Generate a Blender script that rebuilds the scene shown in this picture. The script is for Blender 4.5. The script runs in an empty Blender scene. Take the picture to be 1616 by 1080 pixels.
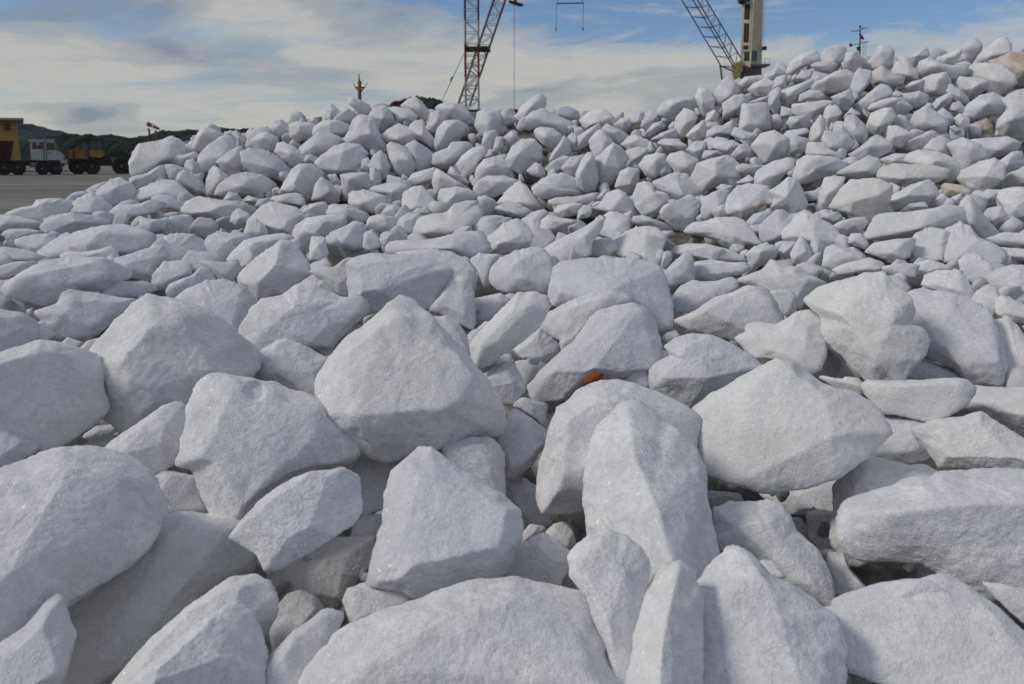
import bpy, bmesh, math, random
import numpy as np
from mathutils import Vector, Matrix

# ------------------------------------------------------------------ camera, world, sun, exposure
SC = bpy.context.scene
COL = SC.collection
FPX, CX, CY, HORIZON, CAMZ = 1257.0, 808.0, 540.0, 248.0, 1.6
PITCH = math.atan((CY - HORIZON) / FPX)
cam_d = bpy.data.cameras.new('camera'); cam = bpy.data.objects.new('camera', cam_d); COL.objects.link(cam)
cam.location = (0, 0, CAMZ); cam.rotation_euler = (math.pi / 2 - PITCH, 0, 0)
cam_d.sensor_width = 36; cam_d.lens = 36 * FPX / 1616; cam_d.clip_start = 0.05; cam_d.clip_end = 9000
cam_d.dof.use_dof = True; cam_d.dof.focus_distance = 3.1; cam_d.dof.aperture_fstop = 5.6
SC.camera = cam

SUN_EL, SUN_AZ = math.radians(40), math.radians(-97)      # azimuth from +Y, clockwise: sun at the left, a little behind
w = bpy.data.worlds.new('World'); SC.world = w; w.use_nodes = True
NT = w.node_tree; NT.nodes.clear()
def nd(t, typ, **kw):
    n = t.nodes.new(typ)
    for k, v in kw.items(): setattr(n, k, v)
    return n
def mth(t, op, a, b=None, c=None):
    n = nd(t, 'ShaderNodeMath', operation=op)
    for i, v in enumerate((a, b, c)):
        if v is None: continue
        if isinstance(v, (int, float)): n.inputs[i].default_value = v
        else: t.links.new(v, n.inputs[i])
    return n.outputs[0]
def ramp(t, fac, stops, interp='EASE'):
    n = nd(t, 'ShaderNodeValToRGB'); n.color_ramp.interpolation = interp
    e = n.color_ramp.elements
    while len(e) < len(stops): e.new(0.5)
    for i, (p, c) in enumerate(stops):
        e[i].position = p; e[i].color = (c, c, c, 1) if isinstance(c, (int, float)) else (*c, 1)
    t.links.new(fac, n.inputs[0]); return n.outputs[0]
def mix(t, fac, a, b, mode='MIX'):
    n = nd(t, 'ShaderNodeMix', data_type='RGBA', blend_type=mode)
    for s, v in ((0, fac), (6, a), (7, b)):
        if isinstance(v, (int, float)): n.inputs[s].default_value = v
        elif isinstance(v, tuple): n.inputs[s].default_value = (*v, 1)
        else: t.links.new(v, n.inputs[s])
    return n.outputs[2]
def noise(t, vec, scale, detail=6, rough=0.55, dist=0.0):
    n = nd(t, 'ShaderNodeTexNoise'); n.inputs['Scale'].default_value = scale
    n.inputs['Detail'].default_value = detail; n.inputs['Roughness'].default_value = rough
    n.inputs['Distortion'].default_value = dist
    if vec is not None: t.links.new(vec, n.inputs['Vector'])
    return n.outputs['Fac']
sky = nd(NT, 'ShaderNodeTexSky', sky_type='NISHITA', sun_disc=False)
sky.sun_elevation = SUN_EL; sky.sun_rotation = SUN_AZ; sky.air_density = 1.0; sky.dust_density = 0.6; sky.ozone_density = 1.5
SKY_STRENGTH = 0.135
tc = nd(NT, 'ShaderNodeTexCoord'); sp = nd(NT, 'ShaderNodeSeparateXYZ'); NT.links.new(tc.outputs['Generated'], sp.inputs[0])
zz = mth(NT, 'ADD', mth(NT, 'MAXIMUM', sp.outputs[2], 0.0), 0.13)
qx = mth(NT, 'DIVIDE', sp.outputs[0], zz); qy = mth(NT, 'DIVIDE', sp.outputs[1], zz)
cb = nd(NT, 'ShaderNodeCombineXYZ')
NT.links.new(mth(NT, 'ADD', mth(NT, 'MULTIPLY', qx, 0.55), mth(NT, 'MULTIPLY', qy, 0.18)), cb.inputs[0])
NT.links.new(mth(NT, 'SUBTRACT', mth(NT, 'MULTIPLY', qy, 0.62), mth(NT, 'MULTIPLY', qx, 0.10)), cb.inputs[1])
cb.inputs[2].default_value = 3.7
n1 = noise(NT, cb.outputs[0], 0.8, 8, 0.58, 0.6)
n2 = noise(NT, cb.outputs[0], 2.6, 8, 0.66, 0.9)
cov = mth(NT, 'ADD', mth(NT, 'MULTIPLY', n1, 0.55), mth(NT, 'MULTIPLY', n2, 0.45))
lowband = ramp(NT, sp.outputs[2], [(0.0, 0.16), (0.10, 0.10), (0.17, 0.0), (0.32, 0.05)])
mask = ramp(NT, mth(NT, 'ADD', cov, lowband), [(0.455, 0.0), (0.535, 0.6), (0.62, 1.0)])
n3 = noise(NT, cb.outputs[0], 1.3, 7, 0.58, 0.4)
cloudcol = ramp(NT, n3, [(0.31, (2.5, 2.95, 3.5)), (0.42, (4.0, 4.2, 4.3)), (0.53, (5.5, 5.4, 5.1))])
skyc = mix(NT, 1.0, sky.outputs[0], (0.66, 0.78, 0.97), 'MULTIPLY')
colr = mix(NT, mth(NT, 'MULTIPLY', mask, 0.93), skyc, cloudcol)
bg = nd(NT, 'ShaderNodeBackground'); bg.inputs['Strength'].default_value = SKY_STRENGTH
NT.links.new(colr, bg.inputs['Color'])
ow = nd(NT, 'ShaderNodeOutputWorld'); NT.links.new(bg.outputs[0], ow.inputs[0])

sun_d = bpy.data.lights.new('sun', 'SUN'); sun = bpy.data.objects.new('sun', sun_d); COL.objects.link(sun)
sun_d.energy = 2.2; sun_d.angle = math.radians(14); sun_d.color = (1.0, 0.93, 0.83)
sdir = Vector((math.sin(SUN_AZ) * math.cos(SUN_EL), math.cos(SUN_AZ) * math.cos(SUN_EL), math.sin(SUN_EL)))
sun.rotation_euler = (-sdir).to_track_quat('-Z', 'Y').to_euler()
sun.location = sdir * 50
vs = SC.view_settings; vs.view_transform = 'Standard'; vs.look = 'None'; vs.exposure = -0.56; vs.gamma = 1.0
vs.use_curve_mapping = False
SC.cycles.max_bounces = 6; SC.cycles.diffuse_bounces = 4

# ------------------------------------------------------------------ helpers
CAMP = np.array([0, 0, CAMZ]); SP, CP = math.sin(PITCH), math.cos(PITCH)
def ray(px, py):                                   # direction with unit depth along the optical axis
    a, b = (px - CX) / FPX, -(py - CY) / FPX
    return np.array([a, CP + b * SP, b * CP - SP])
def at(px, py, depth): return CAMP + ray(px, py) * depth
def atY(px, py, Y):
    r = ray(px, py); return CAMP + r * (Y / r[1])
FACE = None                                        # heading of the thing being built (depth direction), None: straight ahead
def ext_dir(px): return np.array(FACE if FACE is not None else (0.0, 1.0, 0.0))
def on_plane(px, py, Y, d):                        # hit of the sight line with the upright plane of normal d whose middle lies Y metres out
    r = ray(px, py); k = Y * d[1] if FACE is None else Y
    return CAMP + r * (k / (r @ d))
def tag(o, label=None, cat=None, group=None, kind=None):
    for k, v in (('label', label), ('category', cat), ('group', group), ('kind', kind)):
        if v: o[k] = v
    return o
def empty(name, loc, label, cat, group=None):
    o = bpy.data.objects.new(name, None); COL.objects.link(o); o.location = Vector(loc); o.empty_display_size = 0.1
    return tag(o, label, cat, group)
def mesh_np(name, V, F, smooth=True):
    me = bpy.data.meshes.new(name); n = len(V); m = len(F); k = F.shape[1]
    me.vertices.add(n); me.vertices.foreach_set('co', np.ascontiguousarray(V, np.float32).ravel())
    me.loops.add(m * k); me.loops.foreach_set('vertex_index', np.ascontiguousarray(F, np.int32).ravel())
    me.polygons.add(m); me.polygons.foreach_set('loop_start', np.arange(0, m * k, k, dtype=np.int32))
    me.polygons.foreach_set('use_smooth', np.full(m, smooth, bool))
    me.update(calc_edges=True); return me
def link(name, me, mat, parent=None, loc=None):
    o = bpy.data.objects.new(name, me); COL.objects.link(o)
    if mat and not me.materials: me.materials.append(mat)
    if parent is not None:
        o.parent = parent; o.matrix_parent_inverse = Matrix.Translation(-parent.location)
    if loc is not None: o.location = Vector(loc)
    return o
class MB:                                          # collects world-space shapes into one mesh part
    def __init__(s): s.bm = bmesh.new()
    def loft(s, A, B):
        a = [s.bm.verts.new(p) for p in A]; b = [s.bm.verts.new(p) for p in B]; n = len(a)
        s.bm.faces.new(a[::-1]); s.bm.faces.new(b)
        for i in range(n): s.bm.faces.new((a[i], a[(i + 1) % n], b[(i + 1) % n], b[i]))
        return s
    def prism(s, pts, Y, t, turn=None):            # outline on an upright plane at distance Y facing direction d, extruded t metres away
        d = ext_dir(sum(p[0] for p in pts) / len(pts)) if turn is None else turn; x0 = sum(p[0] for p in pts) / len(pts)
        A = [Vector(on_plane(x, y, Y, d)) for x, y in pts]; return s.loft(A, [p + Vector(d) * t for p in A])
    def box(s, x0, x1, y0, y1, z0, z1):
        A = [Vector(p) for p in ((x0, y0, z0), (x1, y0, z0), (x1, y0, z1), (x0, y0, z1))]
        return s.loft(A, [p + Vector((0, y1 - y0, 0)) for p in A])
    def tube(s, p, q, r, r2=None, n=8):
        p, q = Vector(p), Vector(q); d = (q - p).normalized(); a = d.orthogonal().normalized(); b = d.cross(a)
        r2 = r if r2 is None else r2
        ring = lambda c, rr: [c + (a * math.cos(2 * math.pi * i / n) + b * math.sin(2 * math.pi * i / n)) * rr for i in range(n)]
        return s.loft(ring(p, r), ring(q, r2))
    def ringY(s, c, prof, n=24):                   # lathe about the Y axis: prof = [(radius, y offset)]
        c = Vector(c); d = Vector(ext_dir(0)); e = Vector((d.y, -d.x, 0))
        R = [[s.bm.verts.new(c + e * rr * math.cos(2 * math.pi * i / n) + d * yy + Vector((0, 0, rr * math.sin(2 * math.pi * i / n)))) for i in range(n)] for rr, yy in prof]
        for a, b in zip(R, R[1:]):
            for i in range(n): s.bm.faces.new((a[i], a[(i + 1) % n], b[(i + 1) % n], b[i]))
        s.bm.faces.new(R[0][::-1]); s.bm.faces.new(R[-1]); return s
    def build(s, name, mat, parent=None, bevel=0.0):
        bmesh.ops.recalc_face_normals(s.bm, faces=s.bm.faces)
        if bevel: bmesh.ops.bevel(s.bm, geom=list(s.bm.edges), offset=bevel, segments=2, affect='EDGES', clamp_overlap=True)
        c = sum((v.co for v in s.bm.verts), Vector()) / len(s.bm.verts)
        for v in s.bm.verts: v.co -= c
        me = bpy.data.meshes.new(name); s.bm.to_mesh(me); s.bm.free()
        return link(name, me, mat, parent, c)

def mat_base(name, col, rough=0.7, metal=0.0, spec=0.4, wear=None, wscale=2.0, bump=0.0, coords='Object'):
    m = bpy.data.materials.new(name); m.use_nodes = True; t = m.node_tree; b = t.nodes['Principled BSDF']
    b.inputs['Roughness'].default_value = rough; b.inputs['Metallic'].default_value = metal
    b.inputs['Specular IOR Level'].default_value = spec
    c = nd(t, 'ShaderNodeTexCoord'); f = noise(t, c.outputs[coords], wscale, 7, 0.65)
    wc = wear or tuple(x * 0.7 for x in col)
    t.links.new(mix(t, ramp(t, f, [(0.38, 0.0), (0.68, 1.0)]), col, wc), b.inputs['Base Color'])
    if bump:
        bn = nd(t, 'ShaderNodeBump'); bn.inputs['Strength'].default_value = bump; bn.inputs['Distance'].default_value = 0.05
        t.links.new(noise(t, c.outputs[coords], wscale * 6, 6), bn.inputs['Height']); t.links.new(bn.outputs[0], b.inputs['Normal'])
    return m

# ---- numpy gradient noise
_rng = np.random.default_rng(11); _perm = _rng.permutation(512).astype(np.int64); _perm = np.concatenate([_perm, _perm, _perm])
_grad = _rng.normal(size=(512, 3)); _grad /= np.linalg.norm(_grad, axis=1)[:, None]
def gnoise(P):
    I = np.floor(P).astype(np.int64); Fr = P - I; I &= 511; u = Fr * Fr * Fr * (Fr * (Fr * 6 - 15) + 10); out = 0
    for dx in (0, 1):
        for dy in (0, 1):
            for dz in (0, 1):
                h = _perm[_perm[_perm[(I[:, 0] + dx) & 511] + ((I[:, 1] + dy) & 511)] + ((I[:, 2] + dz) & 511)] & 511
                g = np.einsum('ij,ij->i', _grad[h], Fr - np.array([dx, dy, dz]))
                out = out + g * (u[:, 0] if dx else 1 - u[:, 0]) * (u[:, 1] if dy else 1 - u[:, 1]) * (u[:, 2] if dz else 1 - u[:, 2])
    return out
def fbm(P, o=3): return sum(gnoise(P * 2.0 ** i + 17.3 * i) * 0.5 ** i for i in range(o))

# ------------------------------------------------------------------ materials of the stone
def marble_material():
    m = bpy.data.materials.new('white_marble'); m.use_nodes = True; t = m.node_tree; b = t.nodes['Principled BSDF']
    c = nd(t, 'ShaderNodeTexCoord'); oi = nd(t, 'ShaderNodeObjectInfo')
    va = nd(t, 'ShaderNodeVectorMath', operation='ADD'); t.links.new(c.outputs['Object'], va.inputs[0])
    vm = nd(t, 'ShaderNodeVectorMath', operation='SCALE'); vm.inputs[0].default_value = (37, 19, 53); t.links.new(oi.outputs['Random'], vm.inputs['Scale'])
    t.links.new(vm.outputs[0], va.inputs[1]); V = va.outputs[0]
    base = mix(t, ramp(t, noise(t, V, 8, 5, 0.66, 0.4), [(0.36, 0.0), (0.64, 1.0)]), (0.69, 0.69, 0.73), (0.85, 0.848, 0.868))
    base = mix(t, ramp(t, noise(t, V, 60, 4, 0.75), [(0.36, 0.5), (0.58, 0.0)]), base, (0.58, 0.58, 0.605))
    vein = ramp(t, noise(t, V, 5.5, 5, 0.7, 2.0), [(0.485, 0.0), (0.50, 0.55), (0.515, 0.0)])
    base = mix(t, vein, base, (0.45, 0.46, 0.50))
    pit = ramp(t, noise(t, V, 34, 3, 0.5), [(0.76, 0.0), (0.82, 0.6)])
    pit2 = ramp(t, noise(t, V, 4.0, 3, 0.5), [(0.55, 0.0), (0.66, 1.0)])
    base = mix(t, mth(t, 'MULTIPLY', mth(t, 'MULTIPLY', pit, pit2), 0.35), base, (0.40, 0.39, 0.40))
    base = mix(t, ramp(t, oi.outputs['Random'], [(0.0, 0.0), (0.45, 0.0), (1.0, 0.42)], 'LINEAR'), base, (0.82, 0.80, 0.76))
    base = mix(t, ramp(t, oi.outputs['Random'], [(0.0, 0.45), (0.35, 0.0), (1.0, 0.0)], 'LINEAR'), base, (0.60, 0.61, 0.66))
    # dust: yard dirt clinging in broad patches
    base = mix(t, ramp(t, noise(t, V, 2.6, 6, 0.6), [(0.55, 0.0), (0.75, 0.35)]), base, (0.62, 0.60, 0.56))
    at_w = nd(t, 'ShaderNodeAttribute', attribute_name='warm'); at_s = nd(t, 'ShaderNodeAttribute', attribute_name='stain')
    br = noise(t, V, 22, 6, 0.7)
    base = mix(t, mth(t, 'MINIMUM', mth(t, 'MULTIPLY', at_w.outputs['Fac'], 1.0), 1.0), base, mix(t, ramp(t, br, [(0.35, 0.0), (0.65, 1.0)]), (0.50, 0.43, 0.33), (0.62, 0.57, 0.48)))
    at_d = nd(t, 'ShaderNodeAttribute', attribute_name='dirt_shade')  # rubble in the gaps: dirt and crevice shade painted into one dark tint
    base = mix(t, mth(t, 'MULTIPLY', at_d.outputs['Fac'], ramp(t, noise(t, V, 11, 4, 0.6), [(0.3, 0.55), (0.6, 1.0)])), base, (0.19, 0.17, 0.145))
    brown = mth(t, 'MULTIPLY', mth(t, 'MAXIMUM', mth(t, 'SUBTRACT', at_w.outputs['Fac'], 1.0), 0.0), ramp(t, noise(t, V, 9, 7, 0.65), [(0.35, 0.35), (0.6, 1.0)]))
    base = mix(t, brown, base, mix(t, ramp(t, br, [(0.4, 0.0), (0.6, 1.0)]), (0.16, 0.085, 0.045), (0.36, 0.20, 0.10)))
    st = mth(t, 'MULTIPLY', at_s.outputs['Fac'], ramp(t, br, [(0.25, 0.25), (0.5, 1.0)]))
    st = mth(t, 'MULTIPLY', st, 0.85)
    base = mix(t, st, base, mix(t, ramp(t, noise(t, V, 30, 4), [(0.4, 0.0), (0.6, 1.0)]), (0.52, 0.27, 0.07), (0.42, 0.15, 0.04)))
    t.links.new(base, b.inputs['Base Color'])
    b.inputs['Roughness'].default_value = 0.72; b.inputs['Specular IOR Level'].default_value = 0.35
    b1 = nd(t, 'ShaderNodeBump'); b1.inputs['Strength'].default_value = 0.32; b1.inputs['Distance'].default_value = 0.014
    vo = nd(t, 'ShaderNodeTexVoronoi'); vo.inputs['Scale'].default_value = 30; t.links.new(V, vo.inputs['Vector'])
    t.links.new(mth(t, 'ADD', noise(t, V, 28, 5, 0.75), mth(t, 'MULTIPLY', vo.outputs['Distance'], 0.12)), b1.inputs['Height'])
    b2 = nd(t, 'ShaderNodeBump'); b2.inputs['Strength'].default_value = 0.7; b2.inputs['Distance'].default_value = 0.005
    t.links.new(noise(t, V, 120, 3, 0.8), b2.inputs['Height']); t.links.new(b1.outputs[0], b2.inputs['Normal'])
    # crystal faces: sparse tiny cells with a tilt and a polish of their own
    cr = nd(t, 'ShaderNodeTexVoronoi'); cr.inputs['Scale'].default_value = 190; t.links.new(V, cr.inputs['Vector'])
    sc = nd(t, 'ShaderNodeSeparateColor'); t.links.new(cr.outputs['Color'], sc.inputs[0])
    pick = ramp(t, sc.outputs[0], [(0.955, 0.0), (0.96, 1.0)], 'CONSTANT')
    of = nd(t, 'ShaderNodeVectorMath', operation='SUBTRACT'); t.links.new(cr.outputs['Color'], of.inputs[0]); of.inputs[1].default_value = (0.97, 0.5, 0.5)
    os_ = nd(t, 'ShaderNodeVectorMath', operation='SCALE'); t.links.new(of.outputs[0], os_.inputs[0]); t.links.new(mth(t, 'MULTIPLY', pick, 1.5), os_.inputs['Scale'])
    na = nd(t, 'ShaderNodeVectorMath', operation='ADD'); t.links.new(b2.outputs[0], na.inputs[0]); t.links.new(os_.outputs[0], na.inputs[1])
    nn = nd(t, 'ShaderNodeVectorMath', operation='NORMALIZE'); t.links.new(na.outputs[0], nn.inputs[0]); t.links.new(b2.outputs[0], b.inputs['Normal'])
    gl = nd(t, 'ShaderNodeBsdfGlossy'); gl.inputs['Roughness'].default_value = 0.15; gl.inputs['Color'].default_value = (0.95, 0.95, 0.95, 1)
    t.links.new(nn.outputs[0], gl.inputs['Normal']); ms = nd(t, 'ShaderNodeMixShader'); t.links.new(mth(t, 'MULTIPLY', pick, 0.10), ms.inputs[0])
    t.links.new(b.outputs[0], ms.inputs[1]); t.links.new(gl.outputs[0], ms.inputs[2])
    mo = [x for x in t.nodes if x.type == 'OUTPUT_MATERIAL'][0]; t.links.new(ms.outputs[0], mo.inputs['Surface'])
    return m
MARBLE = marble_material()

# ------------------------------------------------------------------ ground and hills
M_YARD = mat_base('yard_concrete', (0.215, 0.198, 0.178), 0.85, wear=(0.155, 0.143, 0.128), wscale=0.25, bump=0.2)
_t = M_YARD.node_tree; _b = _t.nodes['Principled BSDF']; _src = _b.inputs['Base Color'].links[0].from_socket
_c = nd(_t, 'ShaderNodeTexCoord'); _m = nd(_t, 'ShaderNodeMapping'); _m.inputs['Scale'].default_value = (0.05, 0.55, 1); _t.links.new(_c.outputs['Object'], _m.inputs[0])
_t.links.new(mix(_t, ramp(_t, noise(_t, _m.outputs[0], 1.0, 7, 0.65), [(0.42, 0.0), (0.62, 0.75)]), _src, (0.10, 0.088, 0.075)), _b.inputs['Base Color'])   # tyre tracks and damp streaks
gm = MB(); gm.box(-4000, 4000, -300, 7000, -1.0, 0.0)
tag(gm.build('ground', M_YARD), kind='structure')
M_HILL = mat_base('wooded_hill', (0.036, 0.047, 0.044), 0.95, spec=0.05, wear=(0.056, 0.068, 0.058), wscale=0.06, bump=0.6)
M_HILL2 = mat_base('hazed_wooded_hill', (0.058, 0.074, 0.085), 0.95, spec=0.05, wear=(0.072, 0.088, 0.096), wscale=0.05, bump=0.6)  # distance haze mixed into the paint: bluer and paler than the nearer hills
def hill(ridge, Y, mat, depth, amp, seed, step=1.0):
    xs = np.arange(ridge[0][0], ridge[-1][0] + step, step); ys = np.interp(xs, [p[0] for p in ridge], [p[1] for p in ridge])
    rng = np.random.default_rng(seed); nr = 14; V = []
    for j in range(nr):
        f = j / (nr - 1)                            # 0 foot in front, 0.5 ridge, 1 foot behind
        hgt = math.sin(math.pi * min(f * 1.15, 1.0)) ** 0.8
        for x, y in zip(xs, ys):
            p = atY(x, y, Y); V.append((p[0], Y + (f - 0.43) * depth, max(p[2], 0.5) * hgt))
    V = np.array(V); V[:, 2] += np.where(V[:, 2] > 1, 1, 0) * (fbm(V * 0.11 + seed, 3) * 2 * amp + rng.uniform(-0.4, 0.4, len(V)) * amp)
    n = len(xs); F = np.array([(j * n + i, j * n + i + 1, (j + 1) * n + i + 1, (j + 1) * n + i) for j in range(nr - 1) for i in range(n - 1)])
    return tag(link('hill', mesh_np('hill', V, F), mat), kind='structure')
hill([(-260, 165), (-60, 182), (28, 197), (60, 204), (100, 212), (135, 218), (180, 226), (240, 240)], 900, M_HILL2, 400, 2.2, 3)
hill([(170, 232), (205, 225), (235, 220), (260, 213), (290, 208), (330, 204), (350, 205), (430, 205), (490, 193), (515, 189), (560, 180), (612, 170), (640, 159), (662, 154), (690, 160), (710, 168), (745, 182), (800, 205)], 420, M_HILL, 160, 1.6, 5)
hill([(60, 224), (100, 219), (118, 214), (128, 219), (150, 216), (158, 221), (168, 215), (185, 219), (200, 224), (215, 222), (250, 232)], 190, M_HILL, 40, 0.7, 9, 0.5)

# ------------------------------------------------------------------ the stone pile: shape of its surface
_FY = [-200, 200, 290, 310, 350, 400, 460, 540, 660, 800, 1000, 1080, 1300, 1600]
_FD = [9.4, 9.0, 8.4, 7.8, 6.3, 4.9, 3.9, 3.1, 2.5, 2.05, 1.6, 1.45, 1.15, 0.9]
_HX = [-500, 0, 130, 210, 350, 500, 700, 850, 1000, 1100, 1200, 1300, 1450, 1616, 2000]
_HB = [350, 345, 300, 300, 310, 315, 320, 335, 360, 385, 410, 440, 475, 520, 560]
_HC = [345, 340, 290, 222, 205, 175, 165, 165, 185, 150, 115, 85, 85, 75, 60]
_HD = [.2, .2, .3, 1.0, 1.2, 1.4, 1.5, 1.6, 2.0, 2.4, 2.8, 3.2, 3.6, 4.0, 4.2]
def surf_depth(px, py):
    b, c, d = np.interp(px, _HX, _HB), np.interp(px, _HX, _HC), np.interp(px, _HX, _HD)
    if py >= b: return float(np.interp(py, _FY, _FD))
    return float(np.interp(b, _FY, _FD) + min((b - py) / max(b - c, 4), 1.3) * d)
def surf(px, py): return at(px, py, surf_depth(px, py))
def surf_in(px, py, off):                           # point the distance off below the surface, along its normal
    p = surf(px, py); e = 6.0; a = surf(px + e, py) - p; b = surf(px, py - e) - p
    n = np.cross(a, b); n /= np.linalg.norm(n)
    if n[2] < 0: n = -n
    n = n + np.array([0, 0, 0.4]); n /= np.linalg.norm(n)
    return p - n * off
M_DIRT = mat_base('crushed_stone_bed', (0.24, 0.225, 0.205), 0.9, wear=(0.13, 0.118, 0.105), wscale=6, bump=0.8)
gx = np.arange(-450, 2051, 50); rows = []
for k in range(26):
    f = k / 25
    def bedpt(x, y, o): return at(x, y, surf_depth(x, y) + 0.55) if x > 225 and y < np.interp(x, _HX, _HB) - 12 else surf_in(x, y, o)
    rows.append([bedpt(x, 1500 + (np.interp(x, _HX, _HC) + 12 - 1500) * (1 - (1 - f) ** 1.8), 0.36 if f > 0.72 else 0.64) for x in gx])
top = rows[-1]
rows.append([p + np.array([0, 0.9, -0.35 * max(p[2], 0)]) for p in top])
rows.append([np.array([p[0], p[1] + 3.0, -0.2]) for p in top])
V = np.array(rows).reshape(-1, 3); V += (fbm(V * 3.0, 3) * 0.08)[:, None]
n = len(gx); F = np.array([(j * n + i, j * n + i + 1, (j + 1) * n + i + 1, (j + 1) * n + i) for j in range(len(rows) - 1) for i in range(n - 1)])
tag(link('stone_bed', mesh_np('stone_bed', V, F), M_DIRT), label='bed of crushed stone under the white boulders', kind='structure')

# ------------------------------------------------------------------ stone meshes
ICO = {}
def ico(k):
    if k not in ICO:
        bm = bmesh.new(); bmesh.ops.create_icosphere(bm, subdivisions=k, radius=1.0)
        bm.verts.index_update()
        v = np.array([q.co for q in bm.verts]); v /= np.linalg.norm(v, axis=1)[:, None]
        ICO[k] = (v, np.array([[q.index for q in f.verts] for f in bm.faces], np.int32)); bm.free()
    return ICO[k]
def hull_planes(P):
    bm = bmesh.new()
    for p in P: bm.verts.new(p)
    bmesh.ops.convex_hull(bm, input=bm.verts); bm.normal_update()
    out = []
    for f in bm.faces:
        if f.calc_area() < 1e-12: continue
        nn = np.array(f.normal); d = float(nn @ np.array(f.verts[0].co))
        if d < 0: nn, d = -nn, -d
        if all(nn @ o[0] < 0.992 or abs(d - o[1]) > 0.03 * d for o in out): out.append((nn, max(d, 1e-4)))
    bm.free(); return out
def body(points, sub, sharp, rng, chips, amp, facets=0, step=0.04):
    P = np.array(points); pl = hull_planes(P)
    for _ in range(chips):
        nn = rng.normal(size=3); nn /= np.linalg.norm(nn); s = (P @ nn).max()
        pl.append((nn, s * rng.uniform(0.76, 0.93)))
    for nn0, d0 in [pl[i] for i in rng.permutation(len(pl))[:facets]]:
        nn = nn0 + rng.normal(size=3) * 0.16; nn /= np.linalg.norm(nn); s = (P @ nn).max()
        pl.append((nn, max(d0 * 0.97, s * rng.uniform(0.90, 0.98))))
    N = np.array([p[0] for p in pl]); D = np.array([p[1] for p in pl]); v, F = ico(sub)
    q = np.maximum(v @ N.T / D, 0); mx = q.max(axis=1)
    r = 1.0 / (mx * ((q / mx[:, None]) ** sharp).sum(axis=1) ** (1.0 / sharp))
    S = float(np.mean(r)); V = v * r[:, None]; o = rng.uniform(0, 90, 3)
    q = gnoise(V / S * 1.9 + o + 31) * 5; fl = np.floor(q); st = (fl + np.clip((q - fl - 0.5) * 7 + 0.5, 0, 1)) / 5
    r = r * (1 + step * st); V = v * r[:, None]
    r = r * (1 + amp * (0.35 * gnoise(V / S * 1.6 + o) + 0.50 * gnoise(V / S * 4.2 + o) + 0.32 * gnoise(V / S * 9 + o) + (0.22 * gnoise(V / S * 20 + o) + 0.12 * gnoise(V / S * 38 + o) if sub > 4 else 0)))
    return v * r[:, None], F

def parse(line):
    a, b, lab = line.split('|'); pts = np.array([[float(c) for c in p.split(',')] for p in a.split()])
    return pts, dict(wd.split('=') for wd in b.split()), lab
def poly_area_c(P):
    x, y = P[:, 0], P[:, 1]; x1, y1 = np.roll(x, -1), np.roll(y, -1); cr = x * y1 - x1 * y; A = cr.sum() / 2
    return abs(A), np.array([((x + x1) * cr).sum(), ((y + y1) * cr).sum()]) / (6 * A)
def star_radius(P, th):                             # farthest crossing of the outline along each angle
    a = P; b = np.roll(P, -1, 0); out = np.zeros(len(th))
    for i, t in enumerate(th):
        d = np.array([math.cos(t), math.sin(t)]); e = b - a; den = d[0] * e[:, 1] - d[1] * e[:, 0]
        den = np.where(abs(den) < 1e-12, 1e-12, den)
        s = (a[:, 0] * e[:, 1] - a[:, 1] * e[:, 0]) / den; u = (a[:, 0] * d[1] - a[:, 1] * d[0]) / den
        ok = (s > 0) & (u >= -1e-6) & (u <= 1 + 1e-6); out[i] = s[ok].max() if ok.any() else 0
    return out
NB_ = 120
TH = np.linspace(-math.pi, math.pi, NB_ + 1)[:-1]
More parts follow.
